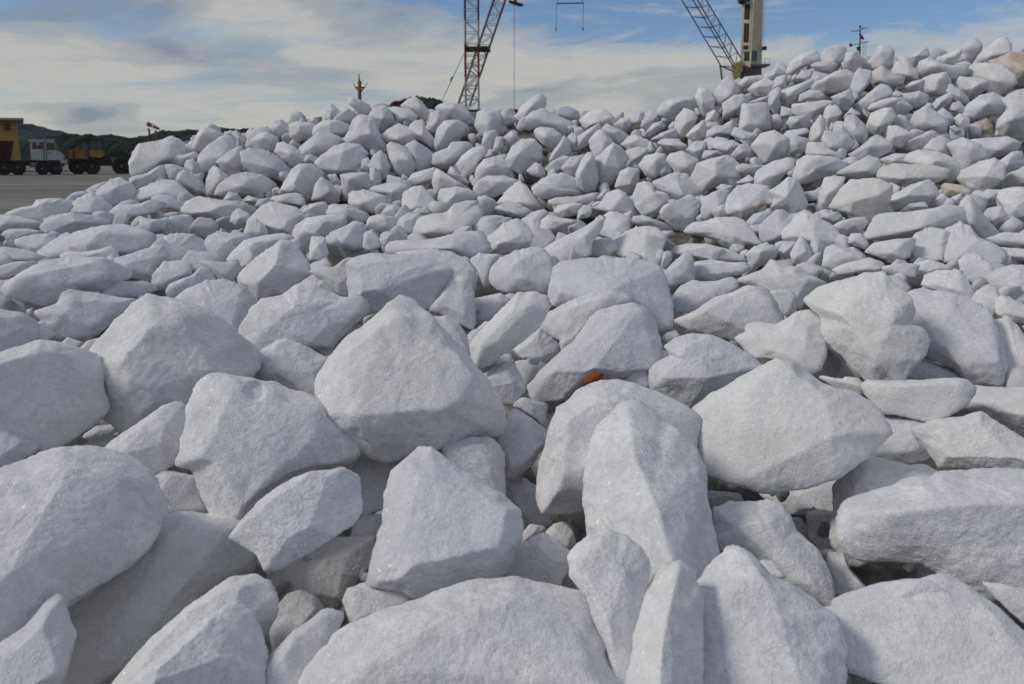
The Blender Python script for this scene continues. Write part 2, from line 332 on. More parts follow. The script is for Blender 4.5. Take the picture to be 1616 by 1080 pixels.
def stone_mesh(pts, opt, idx, sub=None):
    """a stone of real size from its traced outline; returns (centre, vertices, faces, attributes)"""
    rng = np.random.default_rng(1000 + idx); A, c = poly_area_c(pts)
    yb = pts[:, 1].max(); yref = c[1] + 0.45 * (min(yb, 1150) - c[1])
    D = surf_depth(c[0], yref) * float(opt.get('z', 1.0)); C = at(c[0], c[1], D); px2m = D / FPX
    tow = -ray(c[0], c[1]); dist = np.linalg.norm(tow) * D; tow /= np.linalg.norm(tow)
    rt = np.cross(np.array([0, 0, 1.0]), tow); rt /= np.linalg.norm(rt); up = np.cross(tow, rt)
    S = math.sqrt(A) * px2m; near = D < 4.6
    heap_ = c[1] < np.interp(c[0], _HX, _HB) - 4
    k = float(opt.get('k', (0.45 if D < 2.9 else 0.65) if near else rng.uniform(0.0, 0.4) if heap_ else rng.uniform(0.7, 1.0))); kx = rng.uniform(-0.2, 0.2) if near else rng.uniform(-0.45, 0.45)
    px2m *= 1.03 if near else 1.08
    def loc(p, t):                                  # pixel -> metric point in the stone's own frame, t metres towards the viewer
        q = (np.array(p) - c) * px2m; uu, vv = q[0], -q[1]; t = t - k * vv + kx * uu
        s = 1 - t / dist; return (uu * s, vv * s, t)
    H = [loc(p, rng.uniform(-0.06, 0.06) * S) for p in pts]
    if 'r' in opt:
        for q in opt['r'].split(';'):
            x, y, t = map(float, q.split(',')); H.append(loc((x, y), t * S))
    else:
        fx, fy, fs = map(float, opt['f'].split(',')) if 'f' in opt else (rng.uniform(-.12, .12), rng.uniform(-0.04, .14), rng.uniform(.5, .72))
        th = float(opt.get('t', rng.uniform(0.20, 0.34))); sz = math.sqrt(A)
        m = len(pts); sel = sorted(rng.choice(m, min(m, 6 if 'f' in opt else 5 if near else 3), replace=False))
        tx, ty = rng.uniform(-.14, .14, 2)
        for i in sel:
            e = (pts[i] - c) * fs * rng.uniform(0.88, 1.08)
            H.append(loc(c + e + np.array([fx, -fy]) * sz, S * th * rng.uniform(0.92, 1.06) + (tx * e[0] + ty * e[1]) * px2m))
        if not near:
            for _ in range(rng.integers(1, 3)): H.append(loc(c + np.array([rng.uniform(-.28, .28), rng.uniform(-.26, .26)]) * sz, S * rng.uniform(0.42, 0.62)))
    for i in range(0, len(pts), 2):
        H.append(loc(c + (pts[i] - c) * rng.uniform(0.55, 0.85), -S * rng.uniform(0.35, 0.6)))
    big = A > 9000
    sub = sub or (6 if A > 11000 else 5 if A > 1900 else 4)
    V, F = body(H, sub, 240 if near else 200, rng, (1 if 'r' in opt else 3) if near else 1, 0.05 if near else 0.042, (2 if 'r' in opt else 4) if near else 0, 0.07 if near else 0.05)
    # bring the outline of the body back onto the traced outline (hollows included)
    sc = 1 - V[:, 2] / dist; x, y = V[:, 0] / sc, V[:, 1] / sc; ang = np.arctan2(y, x); rr = np.hypot(x, y)
    nb = NB_ if sub > 4 else 60; th_ = np.linspace(-math.pi, math.pi, nb + 1)[:-1]
    bins = np.clip(((ang + math.pi) / (2 * math.pi) * nb).astype(int), 0, nb - 1); R = np.zeros(nb); np.maximum.at(R, bins, rr)
    R[R == 0] = R.mean()
    Pm = (pts - c) * px2m * np.array([1, -1]); thc = th_ + math.pi / nb; G = star_radius(Pm, thc); G[G == 0] = R[G == 0]
    g = np.clip(G / R, 0.72, 1.35); g = (np.roll(g, 1) + 5 * g + np.roll(g, -1)) / 7
    jag = rng.uniform(-1, 1, 46); g = g * (1 + (0.022 if sub > 4 else 0.015) * np.interp(thc, np.linspace(-math.pi, math.pi, 46), np.where(np.arange(46) == 45, jag[0], jag)))
    gi = np.interp(ang, np.concatenate([[thc[-1] - 2 * math.pi], thc, [thc[0] + 2 * math.pi]]), np.concatenate([[g[-1]], g, [g[0]]]))
    wgt = np.clip(rr / (R[bins] + 1e-9), 0, 1); gi = 1 + (gi - 1) * wgt
    V[:, 0] *= gi; V[:, 1] *= gi
    att = {}
    fr = V[:, 2] > -0.15 * S
    if 'dent' in opt:
        dx, dy, dr = map(float, opt['dent'].split(',')); q = (np.array([dx, dy]) - c) * px2m
        d = np.hypot(V[:, 0] / (1 - V[:, 2] / dist) - q[0], V[:, 1] / (1 - V[:, 2] / dist) + q[1]) / (dr * px2m)
        V[:, 2] -= np.where(fr, np.clip(1.15 - d, 0, 0.3) / 0.3 * 0.016, 0)
    if 's' in opt:
        sx, sy, sr = map(float, opt['s'].split(',')); q = (np.array([sx, sy]) - c) * px2m
        d = np.hypot(V[:, 0] / (1 - V[:, 2] / dist) - q[0], V[:, 1] / (1 - V[:, 2] / dist) + q[1]) / (sr * px2m) + 0.5 * gnoise(V / S * 7)
        att['stain'] = np.where(fr, np.clip((0.85 - d) * 2.0, 0, 1), 0) * float(opt.get('sa', 1))
    if 'w' in opt: att['warm'] = np.full(len(V), float(opt['w']))
    if 'b' in opt: att['warm'] = np.full(len(V), 1 + float(opt['b']))
    W = V[:, :1] * rt + V[:, 1:2] * up + V[:, 2:3] * tow
    return C, W, F, att, A, c, D
def add_att(me, att):
    for kk, vv in att.items():
        a = me.attributes.new(kk, 'FLOAT', 'POINT'); a.data.foreach_set('value', np.ascontiguousarray(vv, np.float32))

ROCKS = '''-53,763 0,742 60,721 106,712 148,718 197,739 232,770 253,830 250,848 229,886 183,922 123,943 95,957 53,981 0,999 -53,1006|z=0.95 f=0,0.1,0.62|broad smooth slab cut by the left edge, overhanging a shaded rock
-28,1017 0,1010 46,992 81,960 102,955 107,981 113,1024 102,1055 88,1087 53,1105 -28,1105||grey-veined wedge of white stone in the bottom left corner
102,960 176,897 246,848 259,821 281,820 317,825 369,837 405,850 420,864 412,897 391,925 317,953 246,1003 197,1038 148,1055 106,1073 99,1080|z=1.16 f=0.1,0.1,0.6|long white rock half in shade beneath the broad smooth slab
151,1087 197,1034 246,992 299,960 352,932 373,925 405,929 433,946 440,967 436,999 405,1034 317,1087|z=1.03 f=0,0.1,0.6|elongated rounded stone lying just behind the pointed bottom wedge
176,1083 211,1052 264,1020 317,988 359,971 383,966 401,988 412,1017 415,1052 405,1105 176,1105|z=0.96|pointed pale wedge rising from the bottom edge, left of centre
-28,676 14,675 39,692 55,711 55,720 28,733 0,747 -28,757||low rounded stone at the left edge above the broad slab
148,717 183,689 225,666 260,645 281,641 297,652 299,673 285,704 278,733 250,747 211,757 158,740|z=0.98|spindle shaped stone slanting up beside the dented boulder
229,763 246,749 260,742 281,747 310,758 322,777 325,806 339,830 299,827 260,827 211,816|z=1.07|small knobbly stone wedged between broad slab and dented boulder
123,710 148,692 179,690 197,697 169,729 134,722|z=1.1|
134,683 155,671 186,673 193,680 176,692 141,692|z=1.14|
-42,578 0,558 35,548 74,539 116,553 148,571 155,599 151,634 157,659 137,680 106,697 60,718 35,697 0,673 -42,659|z=0.97 f=0,0.05,0.7|large banded grey-white boulder cut by the left edge at mid height
146,564 165,539 197,500 225,479 246,465 267,469 310,483 352,511 373,536 405,571 401,595 352,641 303,669 246,659 197,676 169,648 155,620 151,588|f=0.1,0.02,0.68|large round-topped boulder with pale left flank and tiny dark specks
311,627 325,602 346,587 370,587 406,599 420,606 441,606 465,622 483,627 508,645 525,669 546,690 567,711 560,733 546,750 497,750 455,761 416,785 384,810 363,835 335,813 321,764 307,726 286,722 302,673|f=0.04,0.03,0.78 dent=409,620,14.1|tall boulder with a round dent near its top
393,562 420,550 441,537 455,535 476,544 497,557 518,571 511,585 504,606 508,641 476,631 441,606 406,592|z=1.06|angular stone between the dented boulder and the big central boulder
370,550 384,514 402,483 420,470 448,465 476,451 497,451 525,465 546,474 571,470 581,493 560,514 532,539 518,553 483,553 441,536 406,557 381,565|f=0.1,-0.02,0.68|lumpy-topped boulder with bright left flank above the angular stone
448,463 469,448 497,441 511,444 532,469 525,483 476,479||
502,613 508,588 525,560 553,528 599,499 617,481 638,471 655,474 673,490 706,525 741,567 755,588 776,616 794,655 798,681 783,697 758,692 716,701 695,711 663,716 640,722 605,727 570,712 540,692 522,668 510,645|z=0.95 f=-0.03,0.09,0.76|biggest diamond shaped boulder in the middle of the foreground
367,834 391,806 423,777 465,756 501,747 543,747 567,763 571,799 567,820 553,837 525,851 490,869 441,890 416,892 406,865|z=0.93 f=0,0.14,0.72|almond shaped stone with brown stained underside
406,911 441,893 497,869 529,855 592,857 592,897 581,918 553,939 560,978 525,974 497,946 455,943 423,964 402,932|z=1.2 w=0.3|shaded brownish rock in the gap under the almond shaped stone
427,992 437,957 455,939 476,936 497,946 511,967 497,999 458,1017 430,1027|z=1.12|small shaded stone in the hollow below the brownish rock
409,1055 430,1027 465,999 490,988 511,973 529,976 546,987 539,1003 497,1045 469,1073 455,1105 406,1105|z=1|tapering stone rising from the bottom edge beside the sparkling slab
543,943 553,925 581,918 627,918 652,929 680,941 669,960 617,978 560,985 550,967|z=1.03|smooth small stone lying between triangular boulder and sparkling slab
552,753 560,725 574,716 599,726 634,728 624,753 610,777 606,802 571,813 560,788|z=1.12|
553,844 560,823 574,813 606,814 596,855 557,855|z=1.16|
470,1075 500,1035 545,990 600,965 660,950 700,935 760,922 810,920 870,930 930,945 965,1000 985,1060 1000,1110 990,1160 470,1160|f=0.04,0,0.7|wide sparkling slab along the bottom edge, centre
579,915 593,858 607,816 611,777 621,746 642,728 663,705 684,709 706,728 741,749 776,774 801,791 818,809 825,830 818,858 801,897 783,920 741,929 684,943 635,929|z=0.96 f=0.05,0.02,0.74|tall triangular boulder with a blunt peak behind the sparkling slab
697,707 713,697 741,691 772,691 786,701 795,718 796,780 790,800 740,780 710,740|z=1.05|smooth stone leaning behind the triangular boulder
783,701 801,655 811,646 829,655 853,673 867,687 857,704 843,729 825,747 808,757 793,754 792,711|z=1.08|two-toned stone with shaded right face above the centre gap
797,763 825,755 846,767 864,788 871,827 846,830 825,823 808,799|z=1.2|shadowed stone deep in the gap beside the triangular boulder
797,918 804,890 818,865 839,851 857,844 881,858 904,872 903,890 888,911 881,932 811,932|z=1.05|pale pointed stone right beside the triangular boulder
860,842 874,828 888,824 903,837 910,855 903,869 874,855|z=1.1|
818,862 825,841 836,828 857,830 864,837 846,848|z=1.14|
893,886 907,865 928,848 956,838 984,848 1009,865 1023,886 1023,904 1013,953 1006,1003 999,1052 984,1080 970,1052 960,1017 939,978 928,946 900,918|z=0.93|upright blunt stone leaning against the long ridge rock
921,740 925,705 945,670 972,642 1002,638 1030,652 1070,688 1095,708 1108,735 1112,780 1124,830 1134,872 1128,905 1105,950 1050,985 1000,960 960,910 930,850 922,800|z=1.03 k=0.6 r=984,650,0.16;1000,730,0.44;1040,810,0.5;1064,890,0.5;1060,940,0.3;1100,760,0.12|tall ridge block with bright left side and bluish right side, right of centre
986,1150 991,1060 1000,1000 1012,945 1036,902 1066,890 1092,903 1106,950 1108,1050 1104,1150|z=0.96 k=0.5 r=1066,900,0.2;1052,965,0.5;1045,1050,0.52;1046,1140,0.48|narrow ridged stone at the bottom edge continuing the tall ridge block
1070,1150 1075,1020 1088,950 1108,915 1135,880 1150,872 1170,880 1200,905 1270,935 1310,960 1322,1000 1322,1060 1300,1150|z=1.0 k=0.5 f=0.03,0.08,0.68|huge smooth boulder at the bottom edge below the lumpy stone
1125,816 1153,802 1192,799 1206,792 1227,797 1241,809 1252,834 1287,858 1305,886 1315,918 1317,946 1252,925 1217,911 1174,890 1136,883|z=1.06|lumpy stone below the overhanging boulder's dark hollow
1113,791 1115,778 1146,776 1164,777 1174,791 1160,802 1125,816|z=1.16|
1216,791 1322,742 1336,770 1322,809 1286,809 1251,816 1198,791|z=1.3|
1272,813 1300,806 1320,816 1322,869 1304,876 1279,851|z=1.18|
1304,878 1329,874 1339,897 1371,925 1357,939 1322,939 1307,911|z=1.1|
1246,820 1262,818 1276,834 1276,848 1258,841|z=1.2|
1318,781 1332,753 1350,726 1367,723 1392,728 1424,730 1448,725 1469,739 1497,751 1497,788 1427,841 1374,897 1346,897 1336,883 1322,862 1320,841 1325,816|z=1.1 f=0.08,0.05,0.7|upright smooth stone with a steep left edge beside the dark hollow
1341,851 1353,827 1385,809 1413,791 1434,772 1459,770 1480,756 1533,739 1585,728 1616,723 1673,721 1673,911 1616,922 1554,937 1504,918 1469,904 1427,911 1381,925 1357,908 1344,890|r=1357,851,0.2;1427,832,0.4;1497,806,0.45;1585,788,0.42;1656,770,0.4|long boulder with pale sloping top, cut by the right edge
1297,1022 1322,1010 1353,992 1392,978 1427,953 1441,932 1462,918 1487,911 1512,922 1550,943 1585,964 1616,985 1673,1010 1673,1105 1339,1105 1322,1073 1307,1045|f=0.02,0,0.86 t=0.1|large flat plate filling the bottom right corner
1322,1006 1322,964 1350,946 1385,925 1420,911 1455,901 1487,902 1504,911 1462,939 1427,974 1357,999|z=0.95|rough pale strip of rock behind the bottom right plate
1554,939 1582,932 1616,930 1656,939 1656,992 1616,981 1589,964||dark-ended stone at the right edge above the flat plate
1094,676 1100,655 1119,634 1147,616 1168,602 1193,581 1217,567 1242,571 1267,588 1284,599 1312,609 1330,606 1357,622 1376,640 1388,664 1372,692 1346,720 1315,745 1280,762 1240,775 1210,778 1170,772 1130,765 1111,756 1110,720|z=0.95 f=0.03,0.12,0.68|large speckled boulder overhanging a dark hollow, right of centre
1283,595 1329,602 1332,595 1350,595 1371,609 1357,623 1322,616|z=1.02|
1027,588 1034,578 1059,564 1045,550 1066,536 1091,527 1119,529 1147,539 1175,553 1200,574 1175,592 1147,613 1119,631 1091,646 1056,631 1031,620|r=1080,553,0.35;1108,567,0.35;1056,599,0.3;1119,595,0.4|faceted two-peaked stone left of the speckled boulder
980,602 985,581 1003,577 1027,580 1029,613 1003,613||small block beside the orange mineral lump
832,613 853,588 881,560 906,539 924,511 938,492 966,483 1000,478 1012,483 1029,504 1041,543 1043,565 1030,582 1010,590 985,600 950,600 920,605 890,635 870,636 845,632|f=0.05,0.05,0.78|sloping triangular slab above the orange mineral lump
848,790 852,740 865,690 878,650 910,620 945,602 975,600 1010,610 1050,625 1080,640 1098,655 1096,690 1090,720 1050,720 1000,740 940,770 928,805 900,812 862,813 850,800|f=-0.05,-0.02,0.66|blocky boulder behind the long ridge rock, below the orange lump
742,553 744,539 769,511 797,483 818,463 846,462 864,469 867,486 853,514 825,539 801,553 776,574 755,585 748,571|z=0.95|oblong stone propped diagonally over a gap
790,571 811,551 850,520 871,532 892,548 874,567 853,581 832,571|z=1.1|flat stone under the diagonally propped oblong stone
758,594 797,571 811,574 825,599 830,616 808,638 790,641 776,616|z=1.06|rounded small stone touching the big central boulder's right side
811,571 829,569 852,578 846,595 829,616 822,595|z=1.1|
808,641 825,627 846,632 864,638 862,676 846,662 825,650|z=1.12|
679,500 706,499 723,509 737,532 742,564 716,571 691,536||smooth pale stone peeking from behind the central boulder's right shoulder
674,490 695,465 709,444 723,434 741,437 748,465 750,511 744,521 730,514 716,507 699,497|z=1.04|upright wedge with pale crest right of the blocky flat-fronted boulder
748,472 790,463 808,476 783,497 765,514 750,514|z=1.1 s=755,493,5.6 sa=0.7|
853,507 867,493 899,476 934,462 969,459 991,465 1000,476 938,500 917,521 899,544 874,532 853,518||smooth arched stone under the flat-topped block
551,469 551,414 561,406 586,400 614,402 647,404 679,410 704,421 716,429 710,447 693,467 673,490 643,492 602,494 581,484 561,484|z=0.97 f=0.02,-0.02,0.78|blocky flat-fronted boulder behind the big central boulder
614,400 643,396 683,394 714,398 734,410 748,423 752,439 746,463 734,467 704,443 663,414||rounded boulder hugging the flat-fronted boulder from behind
740,410 757,401 781,402 791,402 775,423 771,455 763,453 753,427|z=1.05|
772,439 776,425 789,408 811,398 842,390 858,394 870,410 874,431 870,449 864,463 842,463 817,457 799,461 783,457 774,447|z=0.96|egg shaped boulder over a dark gap left of the flat-topped block
868,471 870,443 876,423 888,414 933,409 974,408 1005,409 1025,412 1039,423 1049,439 1055,459 1060,484 1062,514 1035,524 1005,504 974,484 933,484 872,488|z=0.97 r=876,427,0.1;884,463,0.35;1003,412,0.05;976,453,0.45;933,473,0.4|flat-topped block with pale face and shaded right end
937,366 950,347 962,336 978,338 992,345 992,370 974,380 958,374|s=951,355,4.5|stone with a thin ochre streak on its left side
929,402 937,382 954,378 970,380 974,394 958,406||
972,382 992,366 1015,359 1035,361 1049,374 1043,394 1039,418 1015,414 974,402||
858,394 876,382 897,372 919,361 937,349 952,343 946,366 933,382 931,402 893,412 876,418 864,406||
766,376 781,368 795,355 815,347 825,353 840,370 836,382 817,394 787,402 770,398||
823,347 840,337 856,331 866,337 854,347 850,368 840,368||
852,364 856,347 868,341 888,345 905,347 913,351 893,357 872,364 856,372||
746,355 762,343 783,341 795,345 809,343 795,359 774,370 754,370||
783,325 799,304 819,288 831,296 844,313 854,327 840,333 823,327 803,321||
781,329 799,321 815,321 831,329 842,335 825,343 807,341||
840,298 848,291 864,292 893,298 913,300 925,306 893,311 864,314 848,311||
864,321 880,312 903,311 927,309 937,304 942,311 940,319 913,323 876,325||
872,339 880,325 905,321 919,323 909,339 888,343||
911,347 913,333 921,325 933,325 933,335 929,343||
933,329 950,319 958,306 974,300 986,306 998,321 1003,339 984,339 964,335||
996,347 1011,341 1027,343 1029,351 1011,355||
1000,311 1006,292 1016,288 1029,292 1033,302 1051,306 1057,321 1045,335 1029,341 1014,339 1004,325||heart shaped stone at the foot of the heap, near centre
1043,335 1051,325 1067,319 1084,309 1090,311 1102,321 1100,337 1098,351 1079,364 1061,355 1047,345||
1033,288 1045,282 1065,274 1081,276 1098,288 1108,302 1104,315 1086,315 1069,317 1053,306 1037,298||
1000,343 1016,341 1026,345 1045,351 1063,361 1059,370 1047,368 1031,359 1000,355||
1108,329 1112,317 1122,306 1134,301 1149,302 1147,321 1132,327 1126,343 1116,347 1110,341||
1125,335 1130,327 1141,323 1149,329 1151,339 1147,343 1130,345||
1147,329 1151,311 1163,296 1179,292 1206,295 1216,309 1218,321 1204,323 1191,333 1175,351 1163,343 1149,337|s=1204,326,12.2|stone with orange rust along its lower right edge
1179,351 1189,339 1204,334 1216,337 1202,355 1191,364 1183,359||
1200,359 1212,345 1224,333 1234,333 1244,339 1263,335 1261,347 1244,368 1234,380 1220,384 1204,384||
1218,327 1224,315 1216,302 1230,294 1242,282 1253,284 1263,300 1272,321 1269,333 1257,345 1240,333 1230,333||
1239,367 1248,355 1259,341 1270,337 1283,341 1311,357 1328,378 1330,389 1300,395 1260,385 1240,378||
1249,402 1255,386 1263,373 1269,380 1277,394 1284,412 1269,416 1253,416||tooth shaped upright stone at the foot of the right heap
1278,390 1282,373 1293,378 1301,390 1295,408 1287,408 1281,402||
1081,370 1096,353 1114,351 1130,345 1159,344 1173,351 1183,364 1193,378 1204,386 1179,382 1163,396 1143,388 1130,378 1102,372||
1061,402 1067,392 1086,386 1114,386 1143,392 1163,400 1179,410 1143,412 1114,410 1090,406||
1092,433 1098,414 1122,411 1151,414 1175,413 1183,423 1167,433 1151,435 1126,443 1106,441||
1047,433 1061,416 1079,400 1090,402 1096,423 1096,443 1081,447 1061,453||upright split stone behind the flat-topped block's right end
1043,423 1047,400 1053,397 1059,400 1059,410 1051,421||
1069,459 1075,453 1092,443 1110,445 1130,443 1151,435 1161,443 1161,455 1143,465 1114,480 1102,494 1071,496 1061,473||
1066,511 1101,493 1126,472 1154,462 1175,451 1200,453 1217,469 1231,497 1231,514 1196,532 1161,537 1126,532 1091,525||broad low boulder behind the two-peaked faceted stone
1165,447 1177,439 1204,427 1216,410 1236,421 1255,421 1271,431 1293,441 1300,443 1283,457 1271,476 1263,486 1253,486 1244,463 1216,463 1187,453||ridged boulder behind the knobbed stone
1214,461 1234,458 1246,459 1257,469 1255,488 1240,500 1228,484||
1161,539 1179,529 1179,518 1196,511 1224,514 1253,493 1270,486 1288,500 1295,529 1302,553 1295,578 1277,594 1260,585 1231,571 1210,567 1196,571||knobbed stone leaning on the speckled boulder
1271,483 1286,462 1322,448 1357,434 1385,430 1402,448 1427,469 1434,493 1427,507 1448,511 1457,529 1452,553 1434,578 1427,606 1381,608 1357,585 1329,560 1304,536 1300,507|z=0.96 r=1385,437,0.1;1406,500,0.35;1385,567,0.35;1448,557,0.1;1332,500,0.4|massive twin-lobed boulder with shaded right facet
1431,469 1455,460 1483,462 1519,470 1547,486 1561,511 1575,546 1582,578 1578,599 1533,602 1512,581 1483,571 1448,567 1434,536 1434,500|r=1519,578,0.3;1568,560,0.3;1483,536,0.4;1497,483,0.2|large boulder with flat grey end at its lower right
1563,514 1582,506 1599,514 1616,536 1656,553 1656,613 1603,613 1547,613 1568,599 1578,571|z=1.02|bluish shaded boulder at the right edge behind the grey-ended boulder
1364,620 1374,609 1413,606 1455,599 1483,592 1512,590 1526,602 1519,627 1497,648 1476,664 1427,659 1392,659 1381,641|z=0.96 r=1385,613,0.2;1427,613,0.3;1508,595,0.3|prism shaped stone with pale top below the twin-lobed boulder
1431,574 1462,572 1490,578 1515,588 1533,609 1519,620 1469,602 1434,602|z=1.06|
1508,641 1522,616 1568,615 1616,608 1656,613 1656,669 1603,673 1568,666 1543,657 1526,655||
1446,696 1483,673 1519,662 1543,650 1557,659 1585,673 1616,690 1656,704 1656,726 1568,736 1497,750 1476,726||rough stone with pointed top above the long right-edge boulder
1371,697 1392,662 1434,660 1462,659 1485,669 1483,694 1462,722 1427,733 1364,733 1343,722|z=1.06|
1283,592 1300,560 1318,558 1339,581 1351,595 1322,595|z=1.08|
18,447 31,435 61,418 86,410 114,406 159,410 179,421 200,435 196,445 173,453 155,463 122,461 98,476 67,481 41,469 24,461|z=0.96 f=0,0.12,0.75|long flat slab with undercut front edge, near the left edge
104,402 112,395 130,402 155,396 171,390 181,396 184,421 175,421 159,412 114,414||
63,486 99,476 106,462 116,455 134,462 155,465 190,476 211,479 197,497 169,514 134,539 95,532 74,518 77,500||jagged rock with pointed left tip below the long flat slab
157,465 169,453 187,443 204,445 228,445 242,455 246,460 220,469 187,472 171,467||
-12,443 18,443 24,461 47,473 61,484 51,504 20,496 -12,484|z=1.03|
-21,490 0,486 35,497 53,511 53,539 21,553 0,557 -21,560||
49,514 70,506 84,532 70,539 53,536||
95,543 109,532 130,543 116,553||
123,553 141,537 169,532 176,550 151,567||
282,470 300,455 325,445 355,443 385,455 402,475 395,500 375,545 340,540 300,500||
240,451 244,431 261,414 285,412 301,418 300,437 275,443 265,455 248,457||
263,459 270,447 291,439 309,435 313,425 321,421 331,429 340,445 317,457 291,469 270,469||
315,412 331,410 346,414 376,414 372,435 364,445 348,443 331,423|s=340,413,2.9 sa=0.4|
378,447 378,435 393,418 413,402 433,390 446,380 460,382 474,396 486,418 489,435 472,445 454,457 446,465 427,465 405,473 388,455|r=446,386,0.2;435,418,0.4;423,431,0.4;409,443,0.38 s=430,459,5.3 sa=0.6|creased pyramid boulder with a yellow stain at its foot
358,410 368,398 388,380 413,374 446,371 460,378 433,394 405,410 382,421 372,421||
323,388 331,374 346,367 364,370 388,372 393,378 376,390 364,402 352,412 331,410||
219,423 230,402 250,382 270,372 291,372 311,378 323,388 319,402 301,414 270,410 240,423||
187,421 186,406 204,402 230,394 255,388 265,406 244,423 240,447 214,439 196,433||
69,404 79,388 102,374 130,366 163,358 193,357 220,366 236,376 230,392 204,402 183,402 169,396 130,406 110,402 86,410||long low boulder behind the flat slab, left side
29,382 35,375 61,371 81,372 88,378 75,396 63,405 45,398||
-16,394 12,391 37,396 61,408 57,414 20,414 -16,416||
-12,423 24,414 57,415 41,429 16,437 -12,441||
8,370 16,362 41,362 67,368 51,372 31,376 20,380||
-16,341 12,340 31,343 51,351 69,359 53,364 20,361 -16,368||
16,338 35,328 55,325 61,317 81,315 100,318 110,327 98,339 79,345 69,357 55,349 41,343||flat-backed stone at the pile's left border against the yard
70,357 79,347 98,339 114,337 138,341 161,349 167,355 130,364 98,366 77,368||
112,329 126,315 147,306 163,317 173,329 167,343 143,343 114,337||
137,300 151,292 169,287 170,294 155,304 143,306||
153,311 163,296 179,286 191,283 206,292 212,304 204,319 179,325 167,319||
177,335 191,323 206,323 216,327 234,317 251,319 259,325 240,337 224,341 193,347||
242,313 255,307 271,311 289,321 287,333 261,329||
211,309 220,300 240,292 264,285 278,288 287,298 298,309 300,315 291,321 273,315 249,309 227,318 214,321||
222,359 224,341 238,347 263,347 257,361 240,366||
291,331 299,319 317,311 346,317 372,319 382,329 368,347 342,345 311,339 293,336||
364,349 368,337 378,330 393,339 393,351 372,355||
393,349 405,337 419,325 437,322 466,329 478,339 466,359 464,378 433,372 421,361 405,355||
386,368 393,349 405,347 417,357 423,370 401,376||
352,317 362,304 374,306 382,317 366,320||
382,317 393,309 409,315 405,321||
403,325 409,315 425,313 427,321 413,327||
429,317 433,310 466,305 476,309 480,319 478,327 462,321 433,321||
476,335 490,323 509,320 517,325 517,339 498,341 480,341||
464,368 470,355 486,345 511,341 531,341 543,347 543,357 523,368 494,372 484,382 468,376||
514,378 526,366 545,359 561,351 573,355 575,376 571,394 545,394 522,390||
488,410 490,388 494,376 513,376 517,402 507,412||
490,427 515,421 550,423 568,435 568,463 550,469 533,463 511,443||
573,390 575,370 588,364 598,378 600,390 581,396||
579,355 584,343 602,339 622,345 627,361 622,370 606,366 588,364||
598,382 602,370 612,366 620,370 618,382 606,388||
614,390 622,380 647,378 663,382 683,380 708,372 740,366 757,368 767,380 771,394 755,404 738,408 714,400 683,398 651,402 622,402||
655,361 663,345 679,339 704,337 716,325 736,320 753,323 759,337 753,351 734,364 712,372 683,376 659,376||
626,355 632,345 647,337 663,339 659,351 651,366 630,370||
516,339 524,323 551,325 581,339 577,349 561,353 541,349||
552,321 553,304 581,302 610,311 608,325 588,335 567,333||box shaped stone at the foot of the left heap
584,302 588,296 614,290 634,290 644,296 638,317 632,325 614,325 610,311||
602,337 612,325 624,324 634,329 641,337 630,345 614,341||
635,325 638,306 651,298 667,295 679,309 691,325 700,335 683,337 647,335||
651,335 659,329 673,331 679,337 663,339||
691,319 696,300 720,296 740,300 753,311 744,319 720,323 704,335 696,333||
753,323 755,311 767,309 781,317 783,329 765,331||
209,273 209,255 217,239 224,229 242,226 258,223 270,217 281,222 288,230 292,242 288,252 270,260 255,257 242,269 227,275 217,278||big rounded block on the heap's left end below the windsock
206,292 212,279 232,275 246,266 255,261 263,273 264,282 252,291 235,292 220,297|s=216,287,5.3|stone with an ochre spot at the heap's left end
263,261 273,260 285,264 294,269 285,279 279,285 267,284||
281,285 285,276 294,269 307,278 318,288 322,304 313,312 298,304 285,297||
305,232 309,220 316,209 324,203 339,206 352,214 347,224 324,236 316,239 307,238||pale crest stone standing against the dark hill
269,254 273,246 291,245 307,240 313,249 294,260 282,263||
292,263 297,254 306,252 313,261 315,273 306,278 297,272||
312,257 318,243 331,230 353,217 365,218 371,227 365,239 347,252 339,264 324,272 315,270||
344,255 365,239 380,232 386,240 386,260 368,276 355,273||
324,309 327,285 333,270 340,263 350,270 359,279 350,291 344,307||shark-fin shaped upright stone low on the left heap
344,306 350,291 368,279 389,273 413,278 428,288 434,297 429,309 410,310 383,309 361,312||
385,255 385,242 398,236 422,240 442,252 454,267 453,282 442,285 422,279 401,273 389,264||loaf shaped stone tilting down on the left heap
368,212 374,206 388,218 389,226 377,230||
388,233 395,214 404,205 413,203 428,206 431,220 431,233 413,238 395,236|w=0.25|crest stone with a faint yellow tint on its top
426,202 432,193 444,190 455,196 460,207 456,216 440,216 430,210||round grey-faced stone on the left heap's crest
458,198 470,193 488,195 499,198 492,216 470,223 458,217||
396,224 409,214 421,210 437,219 439,232 426,240 405,237||
436,240 440,228 451,226 465,233 477,244 479,254 463,263 449,254||
470,244 476,232 492,219 504,210 523,212 539,221 530,230 513,244 495,251 477,249||
492,219 499,200 513,191 534,191 555,200 553,207 535,214 506,210||
520,188 520,166 525,165 534,173 535,182 527,189||thorn shaped stone sticking up from the left crest
525,191 535,180 550,173 560,179 562,188 551,195 537,195||
550,163 555,154 569,159 583,166 585,177 576,182 564,186 562,175||pale stone on the crest right below the yellow ship mast
541,223 553,207 558,193 569,184 587,186 594,203 608,230 608,237 590,240 579,235 565,230 546,228||large triangular stone high on the left heap below the yellow mast
498,256 513,244 530,232 546,228 567,230 579,242 572,254 567,270 550,273 523,272 506,265||lens shaped stone in the middle of the left heap
480,256 483,246 492,244 502,249 499,258||
442,304 449,290 462,270 474,261 493,261 504,270 506,281 497,295 484,316 470,309 453,309||
492,316 499,293 509,281 523,290 534,307 534,318 523,321 506,318||cone shaped stone at the left heap's foot, dark gaps around it
